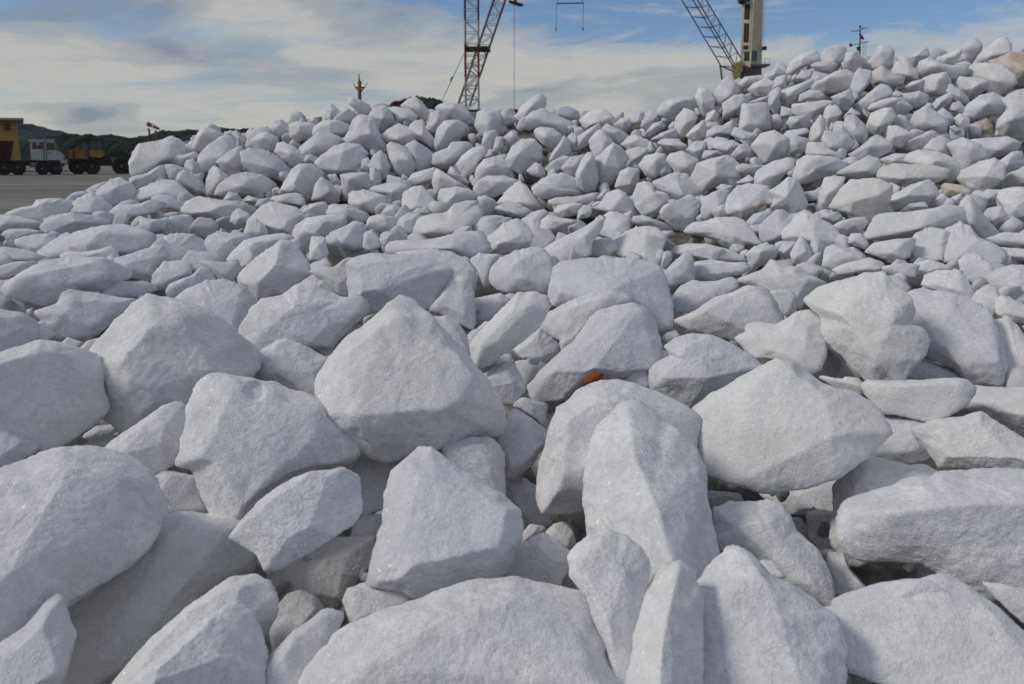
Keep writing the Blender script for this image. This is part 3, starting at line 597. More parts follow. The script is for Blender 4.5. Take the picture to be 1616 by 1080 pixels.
539,277 558,274 581,274 584,298 572,302 555,305 551,319 543,309 541,293||
583,261 590,247 602,239 609,246 615,263 611,279 602,284 585,270||
583,281 585,267 592,265 601,274 601,291 587,295||
569,267 572,253 581,249 585,256 581,272||
583,184 590,173 606,168 616,175 622,193 611,200 599,209 590,196||
602,214 614,205 630,197 646,203 657,214 653,224 635,230 611,223||
587,173 590,165 604,163 615,166 611,172||
518,277 530,275 539,290 534,302 523,290|z=1.02|
607,172 626,170 646,173 658,182 653,193 625,195 618,182||
633,168 646,158 656,154 665,161 676,175 672,189 662,191 648,175||peaked stone on the crest in front of the dark wooded hill
676,198 681,180 692,175 706,184 699,198 686,210 677,205||
688,172 695,165 713,164 730,166 741,179 739,189 723,191 704,184 692,177||crest stone just left of the lattice crane's foot
686,223 692,203 702,193 720,191 734,198 732,210 725,221 709,230 699,239 688,235||big square-faced stone below the lattice crane
646,202 656,193 669,191 672,205 684,217 683,235 670,224 656,217||
612,233 618,226 632,230 649,242 655,260 649,274 637,281 625,272 616,253||shield shaped stone in the middle of the heap
642,230 656,224 674,235 686,246 683,261 667,270 655,267 653,249||
683,258 686,242 706,235 713,226 734,226 750,233 734,240 721,254 713,263 699,265||
720,260 730,246 746,235 765,233 769,242 755,256 751,270 739,279 727,272||
750,291 753,267 764,253 781,249 797,254 811,267 802,277 776,275 758,281||
748,298 755,286 769,279 794,279 816,286 815,298 797,304 779,311 755,311||
644,284 653,274 674,268 688,265 688,279 674,288 653,293||
683,288 686,274 692,267 702,274 720,286 737,297 723,298 699,298 688,309||
611,290 614,277 632,281 648,290 648,297 628,291||
707,274 713,263 723,272 739,286 737,290 723,286||
750,198 755,179 765,173 785,177 795,186 790,198 787,216 769,210 762,216||
760,230 765,209 783,207 785,219 778,239 769,240||
777,239 783,217 794,217 794,232 785,241||
795,217 808,207 816,210 818,223 808,232 797,228||
800,251 808,233 823,222 843,222 854,235 854,251 835,264 823,274 806,264||
787,186 792,177 802,173 808,182 816,191 797,198||
814,185 823,169 839,156 853,149 860,156 861,167 854,175 831,183 823,193||sharp-peaked stone standing tallest on the middle crest
829,189 839,179 858,173 878,183 903,194 909,206 889,214 864,204 843,202||
878,181 882,169 897,169 911,175 915,187 901,189 886,183||
915,189 928,179 948,173 961,179 969,187 956,198 936,198 924,204||
843,208 853,202 872,204 886,214 884,229 872,237 858,228 847,218||
870,243 884,226 889,215 897,222 901,241 886,249 866,255||
909,218 924,208 944,196 947,204 934,218 928,229 913,237 911,228||blade-edged stone with a bright upper rim
895,218 903,210 911,214 909,233 903,239||
930,222 942,208 952,206 967,226 956,241 940,251 932,233||
950,204 959,197 979,206 994,216 979,229 967,224||
967,198 981,187 994,187 994,200 983,208||
991,191 996,181 1014,177 1018,185 1006,196 994,198||
860,266 872,255 888,247 899,249 897,259 882,268 868,274||
831,270 845,257 854,261 860,274 854,280 839,276||
886,266 901,249 923,245 917,263 909,278 897,276||
909,276 917,257 924,245 934,243 940,261 944,284 940,299 924,303 911,292||
940,253 956,237 967,228 979,235 991,251 983,266 965,290 956,294 944,284 946,266|r=967,233,0.2;956,261,0.4;975,264,0.35|big faceted stone hanging over a black gap in mid heap
979,229 993,216 1004,214 1028,226 1024,237 994,237||
987,239 1006,233 1022,237 1014,253 1002,264 989,263||
971,294 979,272 991,266 1007,268 1007,288 994,303 987,305||
1009,261 1019,247 1037,243 1049,245 1051,263 1035,280 1021,277||
843,296 858,284 870,276 891,276 911,284 917,301 897,309 872,307 853,307||
942,313 952,301 959,299 964,305 950,317||
1012,199 1019,182 1028,176 1042,180 1042,192 1023,206||
1019,210 1030,196 1044,192 1049,201 1032,213 1025,217||
1040,173 1051,159 1069,155 1093,155 1102,166 1097,178 1076,176 1056,185 1042,182||
1065,206 1067,187 1079,173 1093,178 1100,187 1093,201 1079,217 1069,215||
1097,155 1104,139 1116,143 1127,157 1127,173 1113,185 1106,171||
1127,150 1139,129 1148,122 1162,134 1167,145 1150,157 1139,164 1130,159||crest stone left of the cream crane's boom foot
1141,164 1157,152 1171,150 1181,162 1167,176 1146,182||
1113,192 1116,180 1127,174 1134,182 1130,194 1118,199|s=1123,193,6.0|small stone with an orange spot on the right heap's left shoulder
1083,215 1095,201 1109,191 1113,201 1116,220 1097,222||
1116,217 1118,206 1130,199 1153,199 1157,213 1137,215||
1169,206 1171,166 1208,165 1215,196 1215,203 1194,209||cube-like stone with a flat shaded face on the right heap
1155,213 1160,201 1176,208 1194,213 1192,220 1171,224||
1028,220 1044,210 1065,203 1069,217 1046,220||
1037,226 1046,220 1065,220 1086,231 1076,238 1056,236||
1083,236 1097,224 1113,224 1113,236 1102,250||
1053,254 1056,245 1076,240 1100,252 1102,263 1090,277 1069,273||
1116,226 1130,217 1148,220 1139,231 1118,238||
1127,233 1137,224 1155,222 1167,229 1150,243||
1155,245 1167,229 1178,228 1187,240 1181,247 1162,252||
1094,280 1102,259 1123,252 1146,247 1162,259 1167,280 1148,291 1130,294 1113,301 1100,291||large many-sided stone on the right heap's lower left slope
1109,250 1113,238 1130,238 1146,245 1123,252||
1187,231 1201,213 1220,208 1240,220 1240,245 1208,259 1199,245||
1162,263 1174,259 1204,263 1197,277 1181,277 1167,273||
1191,289 1196,270 1219,256 1241,251 1250,256 1248,267 1237,274 1226,291 1215,300 1200,296||
1130,298 1139,291 1157,294 1148,303||
1162,289 1181,277 1190,284 1181,291||
1160,136 1176,122 1204,120 1204,127 1183,136 1169,143||
1181,141 1190,132 1208,125 1224,134 1215,148 1197,152||
1181,162 1199,155 1213,152 1215,164 1204,165||
1243,115 1248,97 1263,87 1283,82 1293,92 1290,100 1267,105 1253,117||crest stone just right of the cream crane
1295,92 1303,78 1320,73 1332,78 1335,90 1328,102 1320,108 1300,102||dark-sided block on the crest left of the flag mast
1280,103 1290,98 1308,98 1320,103 1310,115 1293,112||
1333,102 1335,85 1350,83 1363,95 1360,105 1350,115 1338,112||flat grey stone right below the flag mast
1362,108 1375,93 1385,75 1390,73 1407,82 1407,98 1397,108 1375,113|r=1388,85,0.35;1392,103,0.35|two-faced peaked stone just right of the flag mast
1375,122 1380,112 1392,105 1403,115 1423,123 1422,132 1400,140 1380,132|w=0.35|cream tinted cracked stone under the two-faced peak
1285,137 1293,128 1317,115 1332,112 1345,122 1342,138 1320,145 1300,148 1287,142||wide angular block near the top of the right heap
1343,143 1347,122 1353,110 1372,115 1373,127 1363,143 1348,158||
1258,123 1265,112 1280,112 1285,122 1273,130||
1280,127 1285,113 1307,120 1293,130 1282,138||
1222,150 1237,142 1263,133 1277,127 1280,135 1263,147 1258,163 1242,170 1232,162||
1261,160 1263,150 1277,143 1293,145 1300,153 1293,160 1270,163||
1252,165 1273,163 1300,160 1315,163 1297,175 1280,190 1263,183 1255,180||
1313,153 1340,142 1347,160 1337,175 1323,168||
1347,168 1363,155 1385,135 1397,138 1405,150 1377,163 1367,177||smooth sloping slab high on the right heap
1372,173 1382,160 1403,152 1430,158 1430,180 1413,180 1397,168 1377,175||
1300,188 1302,173 1308,167 1320,170 1327,180 1317,193 1308,205||
1278,220 1280,203 1293,182 1300,193 1302,210 1293,227 1280,225||dark narrow upright stone on the right heap's face
1333,200 1335,185 1347,183 1363,198 1368,213 1367,228 1350,220 1342,210||pale leaf shaped stone pointing down on the right heap
1369,202 1375,180 1392,173 1403,172 1412,187 1403,198 1388,213 1375,208||
1313,207 1318,193 1330,193 1337,207 1343,217 1333,220||
1298,222 1303,208 1323,210 1338,217 1347,227 1333,242 1310,238||
1337,180 1343,170 1357,180 1350,185||
1243,195 1247,185 1270,183 1278,193 1273,202 1250,202||
1212,167 1215,147 1225,140 1233,143 1223,153 1232,163 1228,183 1222,177||
1232,183 1233,168 1248,173 1252,183 1238,187||
1233,220 1243,207 1270,203 1275,210 1260,215 1247,227||
1242,227 1253,215 1273,220 1278,227 1273,240 1247,242||
1202,127 1210,115 1225,108 1238,118 1227,130 1210,138||
1212,140 1225,123 1238,120 1240,140 1220,147||
1343,244 1359,233 1378,215 1387,217 1404,231 1402,239 1381,250 1359,252||
1400,226 1402,200 1414,200 1437,212 1423,233 1407,233||
1411,194 1419,182 1428,185 1444,205 1439,212 1418,201||
1409,115 1414,99 1430,97 1447,117 1446,126 1426,124||
1433,90 1447,83 1458,76 1465,89 1453,97 1442,108||
1453,117 1455,96 1467,94 1477,96 1491,105 1520,105 1521,117 1506,129 1488,120 1460,122||long notched stone along the right crest
1477,94 1495,85 1513,80 1514,87 1506,101 1490,103||boat shaped stone jutting up from the right crest
1507,101 1523,97 1532,103 1523,110||
1542,96 1555,78 1569,66 1581,61 1590,73 1592,85 1572,96 1562,101||highest peak stone on the crest, near the right edge
1521,113 1539,97 1546,101 1535,120||
1565,96 1586,89 1595,84 1616,87 1634,96 1634,133 1601,133 1597,120 1579,106|w=0.8 s=1602,90,15.8 sa=0.5|rust brown rock on the crest at the right edge
1537,120 1541,103 1555,101 1579,106 1595,120 1600,133 1579,150 1558,138 1555,129|r=1558,105,0.2;1572,127,0.4|big blocky stone in front of the rust brown rock
1513,129 1516,122 1537,124 1555,129 1555,141 1537,154 1527,152 1514,141||
1447,134 1458,124 1470,119 1488,117 1497,131 1491,149 1470,151 1458,145||
1425,138 1440,129 1455,127 1453,143 1435,143||
1525,180 1530,166 1546,152 1564,149 1581,159 1588,170 1583,180 1555,184 1534,191||helmet shaped stone over a brown hollow at the right
1583,159 1599,147 1616,143 1634,147 1634,217 1616,217 1593,215 1581,200 1583,187 1593,173||lumpy stone cut by the right edge beside the brown hollow
1440,194 1444,180 1460,168 1474,178 1491,191 1491,208 1479,210 1449,205||chair shaped stone in the middle of the right heap
1469,170 1479,156 1495,148 1502,154 1488,166 1476,175||
1426,149 1449,145 1462,152 1462,163 1446,170 1432,159||
1407,150 1414,143 1428,149 1437,156 1421,156||
1396,163 1404,154 1421,157 1439,171 1428,180 1414,182 1400,173||
1495,145 1499,133 1513,141 1527,156 1527,163 1514,164 1506,154||
1500,173 1504,163 1513,161 1521,171 1520,178 1509,178||
1477,180 1488,171 1499,180 1507,191 1497,200 1491,189||
1507,187 1514,180 1528,189 1530,201 1521,208 1511,196||
1499,201 1506,198 1518,207 1509,215||
1534,208 1539,194 1555,189 1564,200 1562,215 1544,215|w=1 b=0.25 z=1.03|dark brown stone inside the hollow near the right edge
1422,233 1437,222 1465,207 1474,213 1472,220 1457,235 1437,237||
1459,237 1472,220 1485,217 1498,224 1504,237 1498,248 1474,239||
1496,228 1519,219 1543,230 1556,248 1537,256 1524,264 1511,252 1504,239||
1530,222 1557,219 1585,217 1604,226 1600,239 1578,246 1563,250 1552,241||
1433,256 1437,244 1452,239 1478,241 1498,250 1517,265 1515,278 1502,287 1480,285 1482,274 1456,265||
1391,280 1394,267 1411,259 1437,261 1461,261 1491,269 1487,280 1469,289 1437,293 1417,294 1398,287|w=0.25 s=1406,262,4.1|long tan slab with an orange spot at its left end
1517,283 1522,270 1544,257 1563,252 1578,263 1580,283 1563,298 1544,306 1530,298|r=1563,256,0.2;1554,278,0.4|bluish angular boulder low on the right heap
1578,256 1595,241 1607,241 1615,259 1600,270 1582,280||
1578,291 1595,274 1616,265 1637,270 1637,296 1585,298||
1488,294 1493,290 1515,293 1530,302 1526,309 1504,311 1493,309|w=0.8|small tan stone tucked under the bluish angular boulder
1402,320 1417,306 1437,293 1459,285 1469,294 1476,309 1463,320 1437,326 1415,332||
1467,326 1478,309 1487,306 1493,313 1491,326||
1422,335 1437,322 1456,319 1463,328 1448,335||
1496,320 1504,311 1515,306 1520,315 1515,326||
1515,330 1519,319 1526,309 1537,319 1548,337 1563,354 1576,367 1561,380 1541,370 1526,354||long stone leaning down to the right, pale upper end
1530,309 1541,309 1554,320 1554,333 1544,337||
1548,309 1557,300 1580,300 1578,315 1563,326 1554,319||
1548,348 1559,330 1576,326 1585,341 1567,359||
1578,319 1580,304 1595,298 1616,298 1637,304 1637,348 1616,356 1596,356 1585,337||large square block cut by the right edge, low on the heap
1376,379 1379,366 1389,343 1406,338 1436,336 1466,330 1485,324 1513,330 1515,347 1496,362 1466,366 1436,375 1402,379||long two-part slab across the right heap's foot
1438,389 1445,370 1466,359 1487,362 1495,368 1490,385 1487,409 1466,413 1447,406|f=0,0,0.85 t=0.12|round flat disc-like grey stone on the right
1484,396 1490,377 1494,362 1513,354 1526,357 1541,375 1562,383 1579,394 1578,415 1551,411 1517,421 1490,413|r=1541,375,0.3;1515,406,0.35|shell shaped pale stone beside the round flat disc
1515,413 1524,404 1541,401 1553,409 1579,417 1562,447 1543,449 1532,445 1519,428||
1458,453 1464,436 1481,428 1513,426 1521,438 1534,460 1532,477 1504,468 1475,460||
1562,441 1577,426 1598,419 1616,419 1641,428 1641,470 1616,477 1594,468 1575,460||faceted stone with pale left face at the right edge
1535,477 1541,462 1556,449 1568,453 1575,468 1575,492 1562,502 1545,492|s=1562,490,8.5 sa=0.35|stone with a salmon pink patch behind the grey-ended boulder
1573,475 1583,468 1616,481 1641,487 1641,509 1598,509 1577,498||
1368,400 1381,385 1415,377 1441,375 1438,389 1432,406 1415,413 1396,409||
1313,362 1326,351 1347,344 1362,343 1366,351 1357,366 1338,372||oval pointed pebble-like stone below the tan-faced stone
1339,385 1340,375 1353,370 1366,379 1368,389 1351,389||
1300,424 1302,394 1313,387 1336,392 1360,400 1364,409 1343,419 1317,430||
1316,428 1334,417 1355,411 1368,406 1389,413 1394,424 1364,430 1326,436||
1388,428 1400,421 1428,415 1447,417 1443,438 1428,436 1406,434||
1447,436 1449,417 1464,410 1485,415 1504,424 1481,428 1464,436||
1398,438 1417,436 1436,453 1430,466 1411,453||
1314,328 1330,300 1341,287 1378,284 1400,294 1398,320 1378,354 1363,350 1339,337|r=1341,296,0.3;1348,319,0.45;1385,307,0.4;1344,335,0.3 w=0.15|large faceted stone with tan shaded lower face, right heap
1294,309 1300,283 1311,280 1330,281 1326,304 1315,320 1304,328 1294,324||
1256,278 1261,254 1274,246 1296,248 1315,250 1330,259 1326,269 1304,278 1280,287 1263,291|f=0,0.12,0.7|
1274,244 1276,226 1300,226 1309,237 1326,243 1330,252 1307,254 1289,248||
1322,274 1344,261 1367,248 1381,252 1391,265 1385,274 1378,281 1352,280||
1328,254 1341,248 1357,256 1341,263||
1391,252 1411,243 1430,244 1430,257 1400,259||
1293,344 1306,337 1320,335 1328,343 1322,354 1307,352||
1562,381 1583,368 1605,368 1616,370 1641,375 1641,387 1583,389||
1581,406 1583,392 1616,393 1641,394 1641,411 1598,411||
1269,311 1270,304 1293,300 1293,315 1278,317||
1339,385 1343,370 1357,369 1370,385 1367,393||
1400,296 1406,289 1419,296 1415,309 1402,309||
1230,393 1241,381 1256,381 1248,396||
1179,402 1191,390 1216,387 1226,394 1222,406 1204,418 1187,421||
1228,396 1238,382 1255,382 1251,402 1234,406||
1255,421 1271,414 1291,421 1300,427 1285,437 1269,431||'''.strip().split('\n')
data = []
for i, ln in enumerate(ROCKS):
    pts, opt, lab = parse(ln); A, c = poly_area_c(pts); data.append([i, pts, opt, lab, A, c])
order = sorted(data, key=lambda d: -(d[4] + (1e7 if d[3] else 0)))
single = order[:300]; rest = order[300:]
# --- words for each stone: its own description, or its shape and the described stone beside it
def shape_word(pts):
    q = pts - pts.mean(0); ev, ew = np.linalg.eigh(q.T @ q); ratio = math.sqrt(ev[1] / max(ev[0], 1e-6)); d = ew[:, 1]
    ang = abs(math.degrees(math.atan2(d[1], d[0]))); ang = min(ang, 180 - ang)
    if ratio < 1.25: return 'stubby'
    if ang > 60: return 'upright'
    if ang < 28: return 'flat-lying' if ratio > 1.9 else 'broad'
    return 'slanting'
named = [d for d in single if d[3]]; areas = sorted(d[4] for d in single if not d[3])
used = {}
def handle(lab):
    return lab.split(',')[0]
DIRS = ['right of', 'below right of', 'below', 'below left of', 'left of', 'above left of', 'above', 'above right of']
def words(d):
    if d[3]: return d[3]
    sz = 'small' if d[4] < areas[len(areas) // 3] else 'large' if d[4] > areas[2 * len(areas) // 3] else 'mid-sized'
    best = None
    for e in sorted(named, key=lambda e: np.linalg.norm((e[5] - d[5]) * np.array([1, 1.3]))):
        v = d[5] - e[5]; k = int(round(math.degrees(math.atan2(v[1], v[0])) / 45)) % 8
        h = handle(e[3])
        if len(h.split()) > 9: continue
        lab = '%s %s white stone %s the %s' % (sz, shape_word(d[1]), DIRS[k], h)
        if len(lab.split()) <= 16 and lab not in used: best = lab; break
    used[best] = 1; return best
stuffV, stuffF, stuffW, off = [], [], [], 0
for d in sorted(single, key=lambda d: d[0]):
    i, pts, opt, lab, A, c = d
    C, W, F, att, *_ = stone_mesh(pts, opt, i)
    o = link('boulder' if A > 6000 else 'stone', mesh_np('stone', W, F), MARBLE, None, C); add_att(o.data, att)
    D = surf_depth(c[0], c[1])
    inheap = c[1] < np.interp(c[0], _HX, _HB) - 6
    tag(o, words(d), 'boulder' if A > 6000 else 'stone', 'white marble stones of the heap' if inheap else 'white marble stones spread in front of the heap')
for d in rest:
    C, W, F, att, *_ = stone_mesh(d[1], d[2], d[0], 4)
    stuffV.append(W + C); stuffF.append(F + off); stuffW.append(np.zeros(len(W))); off += len(W)
# --- the uncounted stones below and between
rng = np.random.default_rng(5); protos = []
for k in range(24):
    P = rng.normal(size=(16, 3)); P /= np.linalg.norm(P, axis=1)[:, None]; P *= rng.uniform(0.8, 1.1, (16, 1)) * np.array([1, rng.uniform(.65, .95), rng.uniform(.5, .8)])
    protos.append(body(P, 4, 160, rng, 3, 0.035)); protos.append(body(P, 3, 160, rng, 3, 0.035))
def drop(p, size, lod, gap_shade=0.0):
    global off
    v, F = protos[2 * rng.integers(24) + lod]; q = rng.normal(size=4); q /= np.linalg.norm(q); a, b, c2, d2 = q
    Rm = np.array([[1 - 2 * (c2 * c2 + d2 * d2), 2 * (b * c2 - d2 * a), 2 * (b * d2 + c2 * a)], [2 * (b * c2 + d2 * a), 1 - 2 * (b * b + d2 * d2), 2 * (c2 * d2 - b * a)], [2 * (b * d2 - c2 * a), 2 * (c2 * d2 + b * a), 1 - 2 * (b * b + c2 * c2)]])
    stuffV.append(v @ Rm.T * size * 0.5 * rng.uniform(0.85, 1.15) + p); stuffF.append(F + off); stuffW.append(np.full(len(v), gap_shade)); off += len(v)
y = 1330.0
while y > 60:
    x = -330.0; D = surf_depth(808, y)
    while x < 1960:
        Dl = surf_depth(x, y); cr = np.interp(x, _HX, _HC); size = rng.uniform(0.20, 0.34) * (0.75 if Dl < 2.6 else 1.0); heap = y < np.interp(x, _HX, _HB)
        inside = -20 < x < 1636 and y < 1100
        if y > cr + 6 and not (heap and x < 228):
            xx, yy = x + rng.uniform(-10, 10), y + rng.uniform(-8, 8)
            drop(at(xx, yy, surf_depth(xx, yy) + rng.uniform(0.34, 0.60)) if heap else surf_in(xx, yy, (0.04 if Dl > 4.4 else 0.33 if Dl > 2.9 else 0.42) if inside else 0.05), size, 0 if inside and Dl < 7 else 1, (rng.uniform(0.6, 1.0) if y > cr + 30 else 0.05) if heap else rng.uniform(0.6, 1.0) if inside and Dl < 4 else 0.12)  # last argument darkens buried stones so the gaps look deeper
        x += (0.15 if heap else 0.21 if Dl < 4.4 else 0.17) / Dl * FPX
    b = np.interp(808, _HX, _HB)
    y -= max(9.0, min(0.22 / D * FPX * (0.55 if y > 320 else 0.8), 90))
for _ in range(700):                               # chunky pieces caught on the heap's face
    xx = rng.uniform(230, 1640); cr, hb = np.interp(xx, _HX, _HC), np.interp(xx, _HX, _HB); yy = rng.uniform(cr + 14, hb)
    drop(at(xx, yy, surf_depth(xx, yy) + rng.uniform(0.06, 0.2)), rng.uniform(0.10, 0.22), 1)
for _ in range(500):                               # grit and chips down in the near gaps
    xx, yy = rng.uniform(-30, 1640), rng.uniform(520, 1090)
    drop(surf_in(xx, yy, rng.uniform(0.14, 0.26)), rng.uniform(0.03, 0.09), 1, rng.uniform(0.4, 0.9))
for _ in range(420):                               # small chunky pieces lying between the field stones
    xx, yy = rng.uniform(-30, 1640), rng.uniform(318, 560)
    if yy > np.interp(xx, _HX, _HB) + 4: drop(surf_in(xx, yy, rng.uniform(0.05, 0.13)), rng.uniform(0.08, 0.19), 1)
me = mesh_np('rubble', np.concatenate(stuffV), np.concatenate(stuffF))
add_att(me, {'dirt_shade': np.concatenate(stuffW)})
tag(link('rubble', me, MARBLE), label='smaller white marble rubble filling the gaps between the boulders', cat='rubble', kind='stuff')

# small singular pieces
M_ORANGE = mat_base('orange_mineral', (0.62, 0.19, 0.04), 0.6, wear=(0.34, 0.075, 0.02), wscale=70, bump=0.8)
for ln, lab in (('918,605 923,597 930,589 939,591 946,586 952,592 948,601 938,602 928,608|z=0.94|', 'larger orange mineral lump lying below the sloping triangular slab'),
                ('964,603 966,597 973,596 978,600 976,605 969,606|z=0.92|', 'smaller orange mineral crumb beside the small block')):
    pts, opt, _ = parse(ln); C, W, F, att, *_ = stone_mesh(pts, opt, 900, 4)
    tag(link('orange_stone', mesh_np('orange_stone', W, F), M_ORANGE, None, C), lab, 'stone', 'orange mineral pieces')
pts, opt, _ = parse('1195,897 1202,887 1217,885 1231,897 1241,907 1227,912 1209,910|z=0.93|'); C, W, F, att, *_ = stone_mesh(pts, opt, 901, 4)
tag(link('stone_chip', mesh_np('stone_chip', W, F), MARBLE, None, C), 'tiny flat chip lying on top of the huge bottom boulder', 'stone')

# ------------------------------------------------------------------ yard vehicles and building (far left)
def Z(x, y): return (x / 7.345, 175 + y / 7.345)
def ZP(l): return [Z(*p) for p in l]
M_YEL = mat_base('ochre_plaster', (0.40, 0.265, 0.10), 0.85, wear=(0.32, 0.21, 0.08), wscale=0.8)
M_ROOF = mat_base('grey_concrete', (0.36, 0.35, 0.32), 0.85, wscale=1.0)
M_DARK = mat_base('dark_steel', (0.03, 0.03, 0.032), 0.6, wscale=2)
M_RUBBER = mat_base('tyre_rubber', (0.018, 0.018, 0.019), 0.85, wear=(0.05, 0.045, 0.04), wscale=3)
M_RIM = mat_base('grey_rim', (0.13, 0.13, 0.13), 0.6, wscale=3)
M_WHITE = mat_base('truck_white', (0.42, 0.46, 0.45), 0.45, wear=(0.38, 0.40, 0.38), wscale=1.5)
M_GLASS = mat_base('dark_glass', (0.015, 0.025, 0.03), 0.12, spec=0.7, wscale=2)
M_MAROON = mat_base('maroon_paint', (0.055, 0.014, 0.016), 0.65, wear=(0.04, 0.015, 0.014), wscale=1.5)
M_ORNG = mat_base('loader_orange', (0.30, 0.145, 0.03), 0.6, wear=(0.19, 0.10, 0.035), wscale=1.2)
M_RED = mat_base('red_paint', (0.20, 0.028, 0.032), 0.6, wscale=2)
M_LIGHT = mat_base('white_paint', (0.42, 0.44, 0.44), 0.6, wear=(0.40, 0.38, 0.35), wscale=2)
M_CREAM = mat_base('cream_paint', (0.60, 0.55, 0.40), 0.6, wear=(0.48, 0.43, 0.31), wscale=0.8)
M_BRONZE = mat_base('mast_yellow', (0.20, 0.14, 0.035), 0.6, wear=(0.10, 0.07, 0.02), wscale=2)
M_GREY = mat_base('grey_steel', (0.16, 0.175, 0.18), 0.6, wear=(0.10, 0.11, 0.115), wscale=1.5)

def heading(px):
    r = ray(px, 250); r = np.array([r[0], r[1], 0]); return tuple(r / np.linalg.norm(r))
def pl(px, py, Y): return on_plane(px, py, Y, ext_dir(0))
FACE = heading(30)
b = empty('building', pl(0, 270, 107), 'ochre building with flat overhanging roof behind the tipper truck', 'building')
MB().prism(ZP([(-900, 110), (200, 110), (205, 250), (240, 540), (245, 770), (-900, 770)]), 105, 9).build('wall', M_YEL, b)
MB().prism(ZP([(-950, 72), (276, 84), (276, 108), (-950, 108)]), 103.8, 12).build('roof', M_ROOF, b)
wn = MB().prism(ZP([(48, 150), (122, 150), (122, 236), (48, 236)]), 104.94, 0.05).build('window', mat_base('shutter', (0.16, 0.085, 0.03), 0.7), b)
for q in ([(42, 142), (128, 142), (128, 150), (42, 150)], [(40, 236), (130, 236), (130, 246), (40, 246)]):
    MB().prism(ZP(q), 104.88, 0.11).build('sill', M_ROOF, wn)

def wheel(parent, x, y, r, Y, width=0.42, front=True):
    c = pl(*Z(x, y), Y); R = r / 7.345 * Y / (ray(*Z(x, y)) @ np.array(FACE)) / FPX
    t = MB().ringY(c, [(R * 0.55, 0.0), (R * 0.9, -0.02), (R, 0.07), (R, width - 0.07), (R * 0.9, width), (R * 0.55, width)]).build('wheel', M_RUBBER, parent)
    MB().ringY(c, [(R * 0.16, -0.01), (R * 0.22, 0.03), (R * 0.45, 0.05), (R * 0.53, -0.025), (R * 0.53, 0.1)]).build('rim', M_RIM, t)
TY = 74.0 / math.cos(math.atan2(0.6, 1)); FACE = heading(60)
t = empty('tipper_truck', pl(50, 276, TY), 'white-cabbed tipper truck with maroon bed parked on the yard', 'truck')
MB().prism(ZP([(-400, 575), (740, 575), (730, 640), (-400, 640)]), TY + 0.35, 1.5).build('chassis', M_DARK, t)
cabm = MB().prism(ZP([(348, 352), (500, 352), (505, 345), (630, 352), (645, 385), (700, 470), (752, 530), (770, 605), (690, 600), (600, 578), (360, 572), (352, 470)]), TY, 2.3).build('cab', M_WHITE, t, 0.03)
MB().prism(ZP([(322, 333), (632, 333), (634, 353), (322, 353)]), TY - 0.06, 2.42).build('cab_roof', M_LIGHT, t)
for q in ([(545, 372), (628, 372), (655, 455), (545, 458)], [(372, 368), (428, 368), (428, 446), (372, 446)], [(452, 368), (500, 368), (500, 446), (452, 446)], [(646, 392), (664, 420), (690, 468), (664, 468)]):
    MB().prism(ZP(q), TY - 0.012, 0.04).build('window', M_GLASS, cabm)
MB().prism(ZP([(430, 405), (455, 395), (470, 440), (436, 446)]), TY - 0.03, 0.05).build('curtain', M_RED, cabm)
MB().prism(ZP([(538, 360), (545, 360), (545, 568), (538, 568)]), TY - 0.02, 0.05).build('door_seam', M_DARK, cabm)
MB().prism(ZP([(560, 485), (600, 485), (600, 493), (560, 493)]), TY - 0.04, 0.05).build('door_handle', M_DARK, cabm)
MB().tube(pl(*Z(512, 296), TY - 0.15), pl(*Z(512, 560), TY - 0.15), 0.06).build('exhaust_pipe', M_GREY, t)
MB().prism(ZP([(692, 368), (704, 368), (706, 472), (694, 472)]), TY - 0.35, 0.18).build('mirror', M_DARK, t)
MB().prism(ZP([(690, 560), (772, 560), (778, 612), (700, 612)]), TY - 0.05, 2.4).build('bumper', M_LIGHT, t, 0.02)
MB().prism(ZP([(735, 545), (762, 548), (766, 566), (742, 566)]), TY - 0.08, 0.1).build('headlight', M_GLASS, t)
MB().prism(ZP([(700, 610), (712, 610), (716, 660), (704, 660)]), TY - 0.02, 0.1).build('cab_step', M_GREY, t)
MB().prism(ZP([(540, 590), (570, 572), (700, 572), (745, 620), (750, 650), (735, 650), (700, 600), (590, 600), (560, 640), (540, 640)]), TY - 0.04, 0.5).build('mudguard', M_DARK, t)
MB().prism(ZP([(-400, 342), (155, 350), (150, 372), (128, 520), (118, 572), (-400, 572)]), TY - 0.1, 2.5).build('tipper_bed', M_MAROON, t, 0.03)
for xx in (-60, 40): MB().prism(ZP([(xx, 372), (xx + 16, 372), (xx + 12, 566), (xx, 566)]), TY - 0.17, 0.1).build('bed_rib', M_MAROON, t)
MB().prism(ZP([(345, 600), (515, 600), (515, 660), (345, 660)]), TY + 0.05, 0.6).build('fuel_tank', M_GREY, t, 0.03)
for x, y, r in ((640, 668, 78), (490, 672, 74), (205, 662, 84), (40, 662, 84)):
    wheel(t, x, y, r, TY); wheel(t, x, y, r, TY + 1.95)
LY = 77.0 / math.cos(math.atan2(0.55, 1)); FACE = heading(150)
l = empty('wheel_loader', pl(150, 276, LY), 'orange wheel loader with dark lift arms in front of the trees', 'loader')
MB().prism(ZP([(786, 452), (830, 445), (1000, 452), (1015, 570), (930, 560), (800, 562)]), LY, 1.9).build('engine_hood', M_ORNG, l, 0.04)
MB().prism(ZP([(845, 470), (870, 470), (870, 545), (845, 545)]), LY - 0.015, 0.05).build('grille', M_DARK, l)
lc = MB().prism(ZP([(1036, 455), (1200, 455), (1212, 520), (1165, 548), (1050, 535)]), LY - 0.05, 1.6).build('cab', mat_base('loader_yellow', (0.33, 0.21, 0.04), 0.6, wscale=1.2), l, 0.03)
MB().prism(ZP([(1042, 345), (1178, 345), (1200, 455), (1042, 455)]), LY + 0.05, 1.4).build('window', M_GLASS, lc)
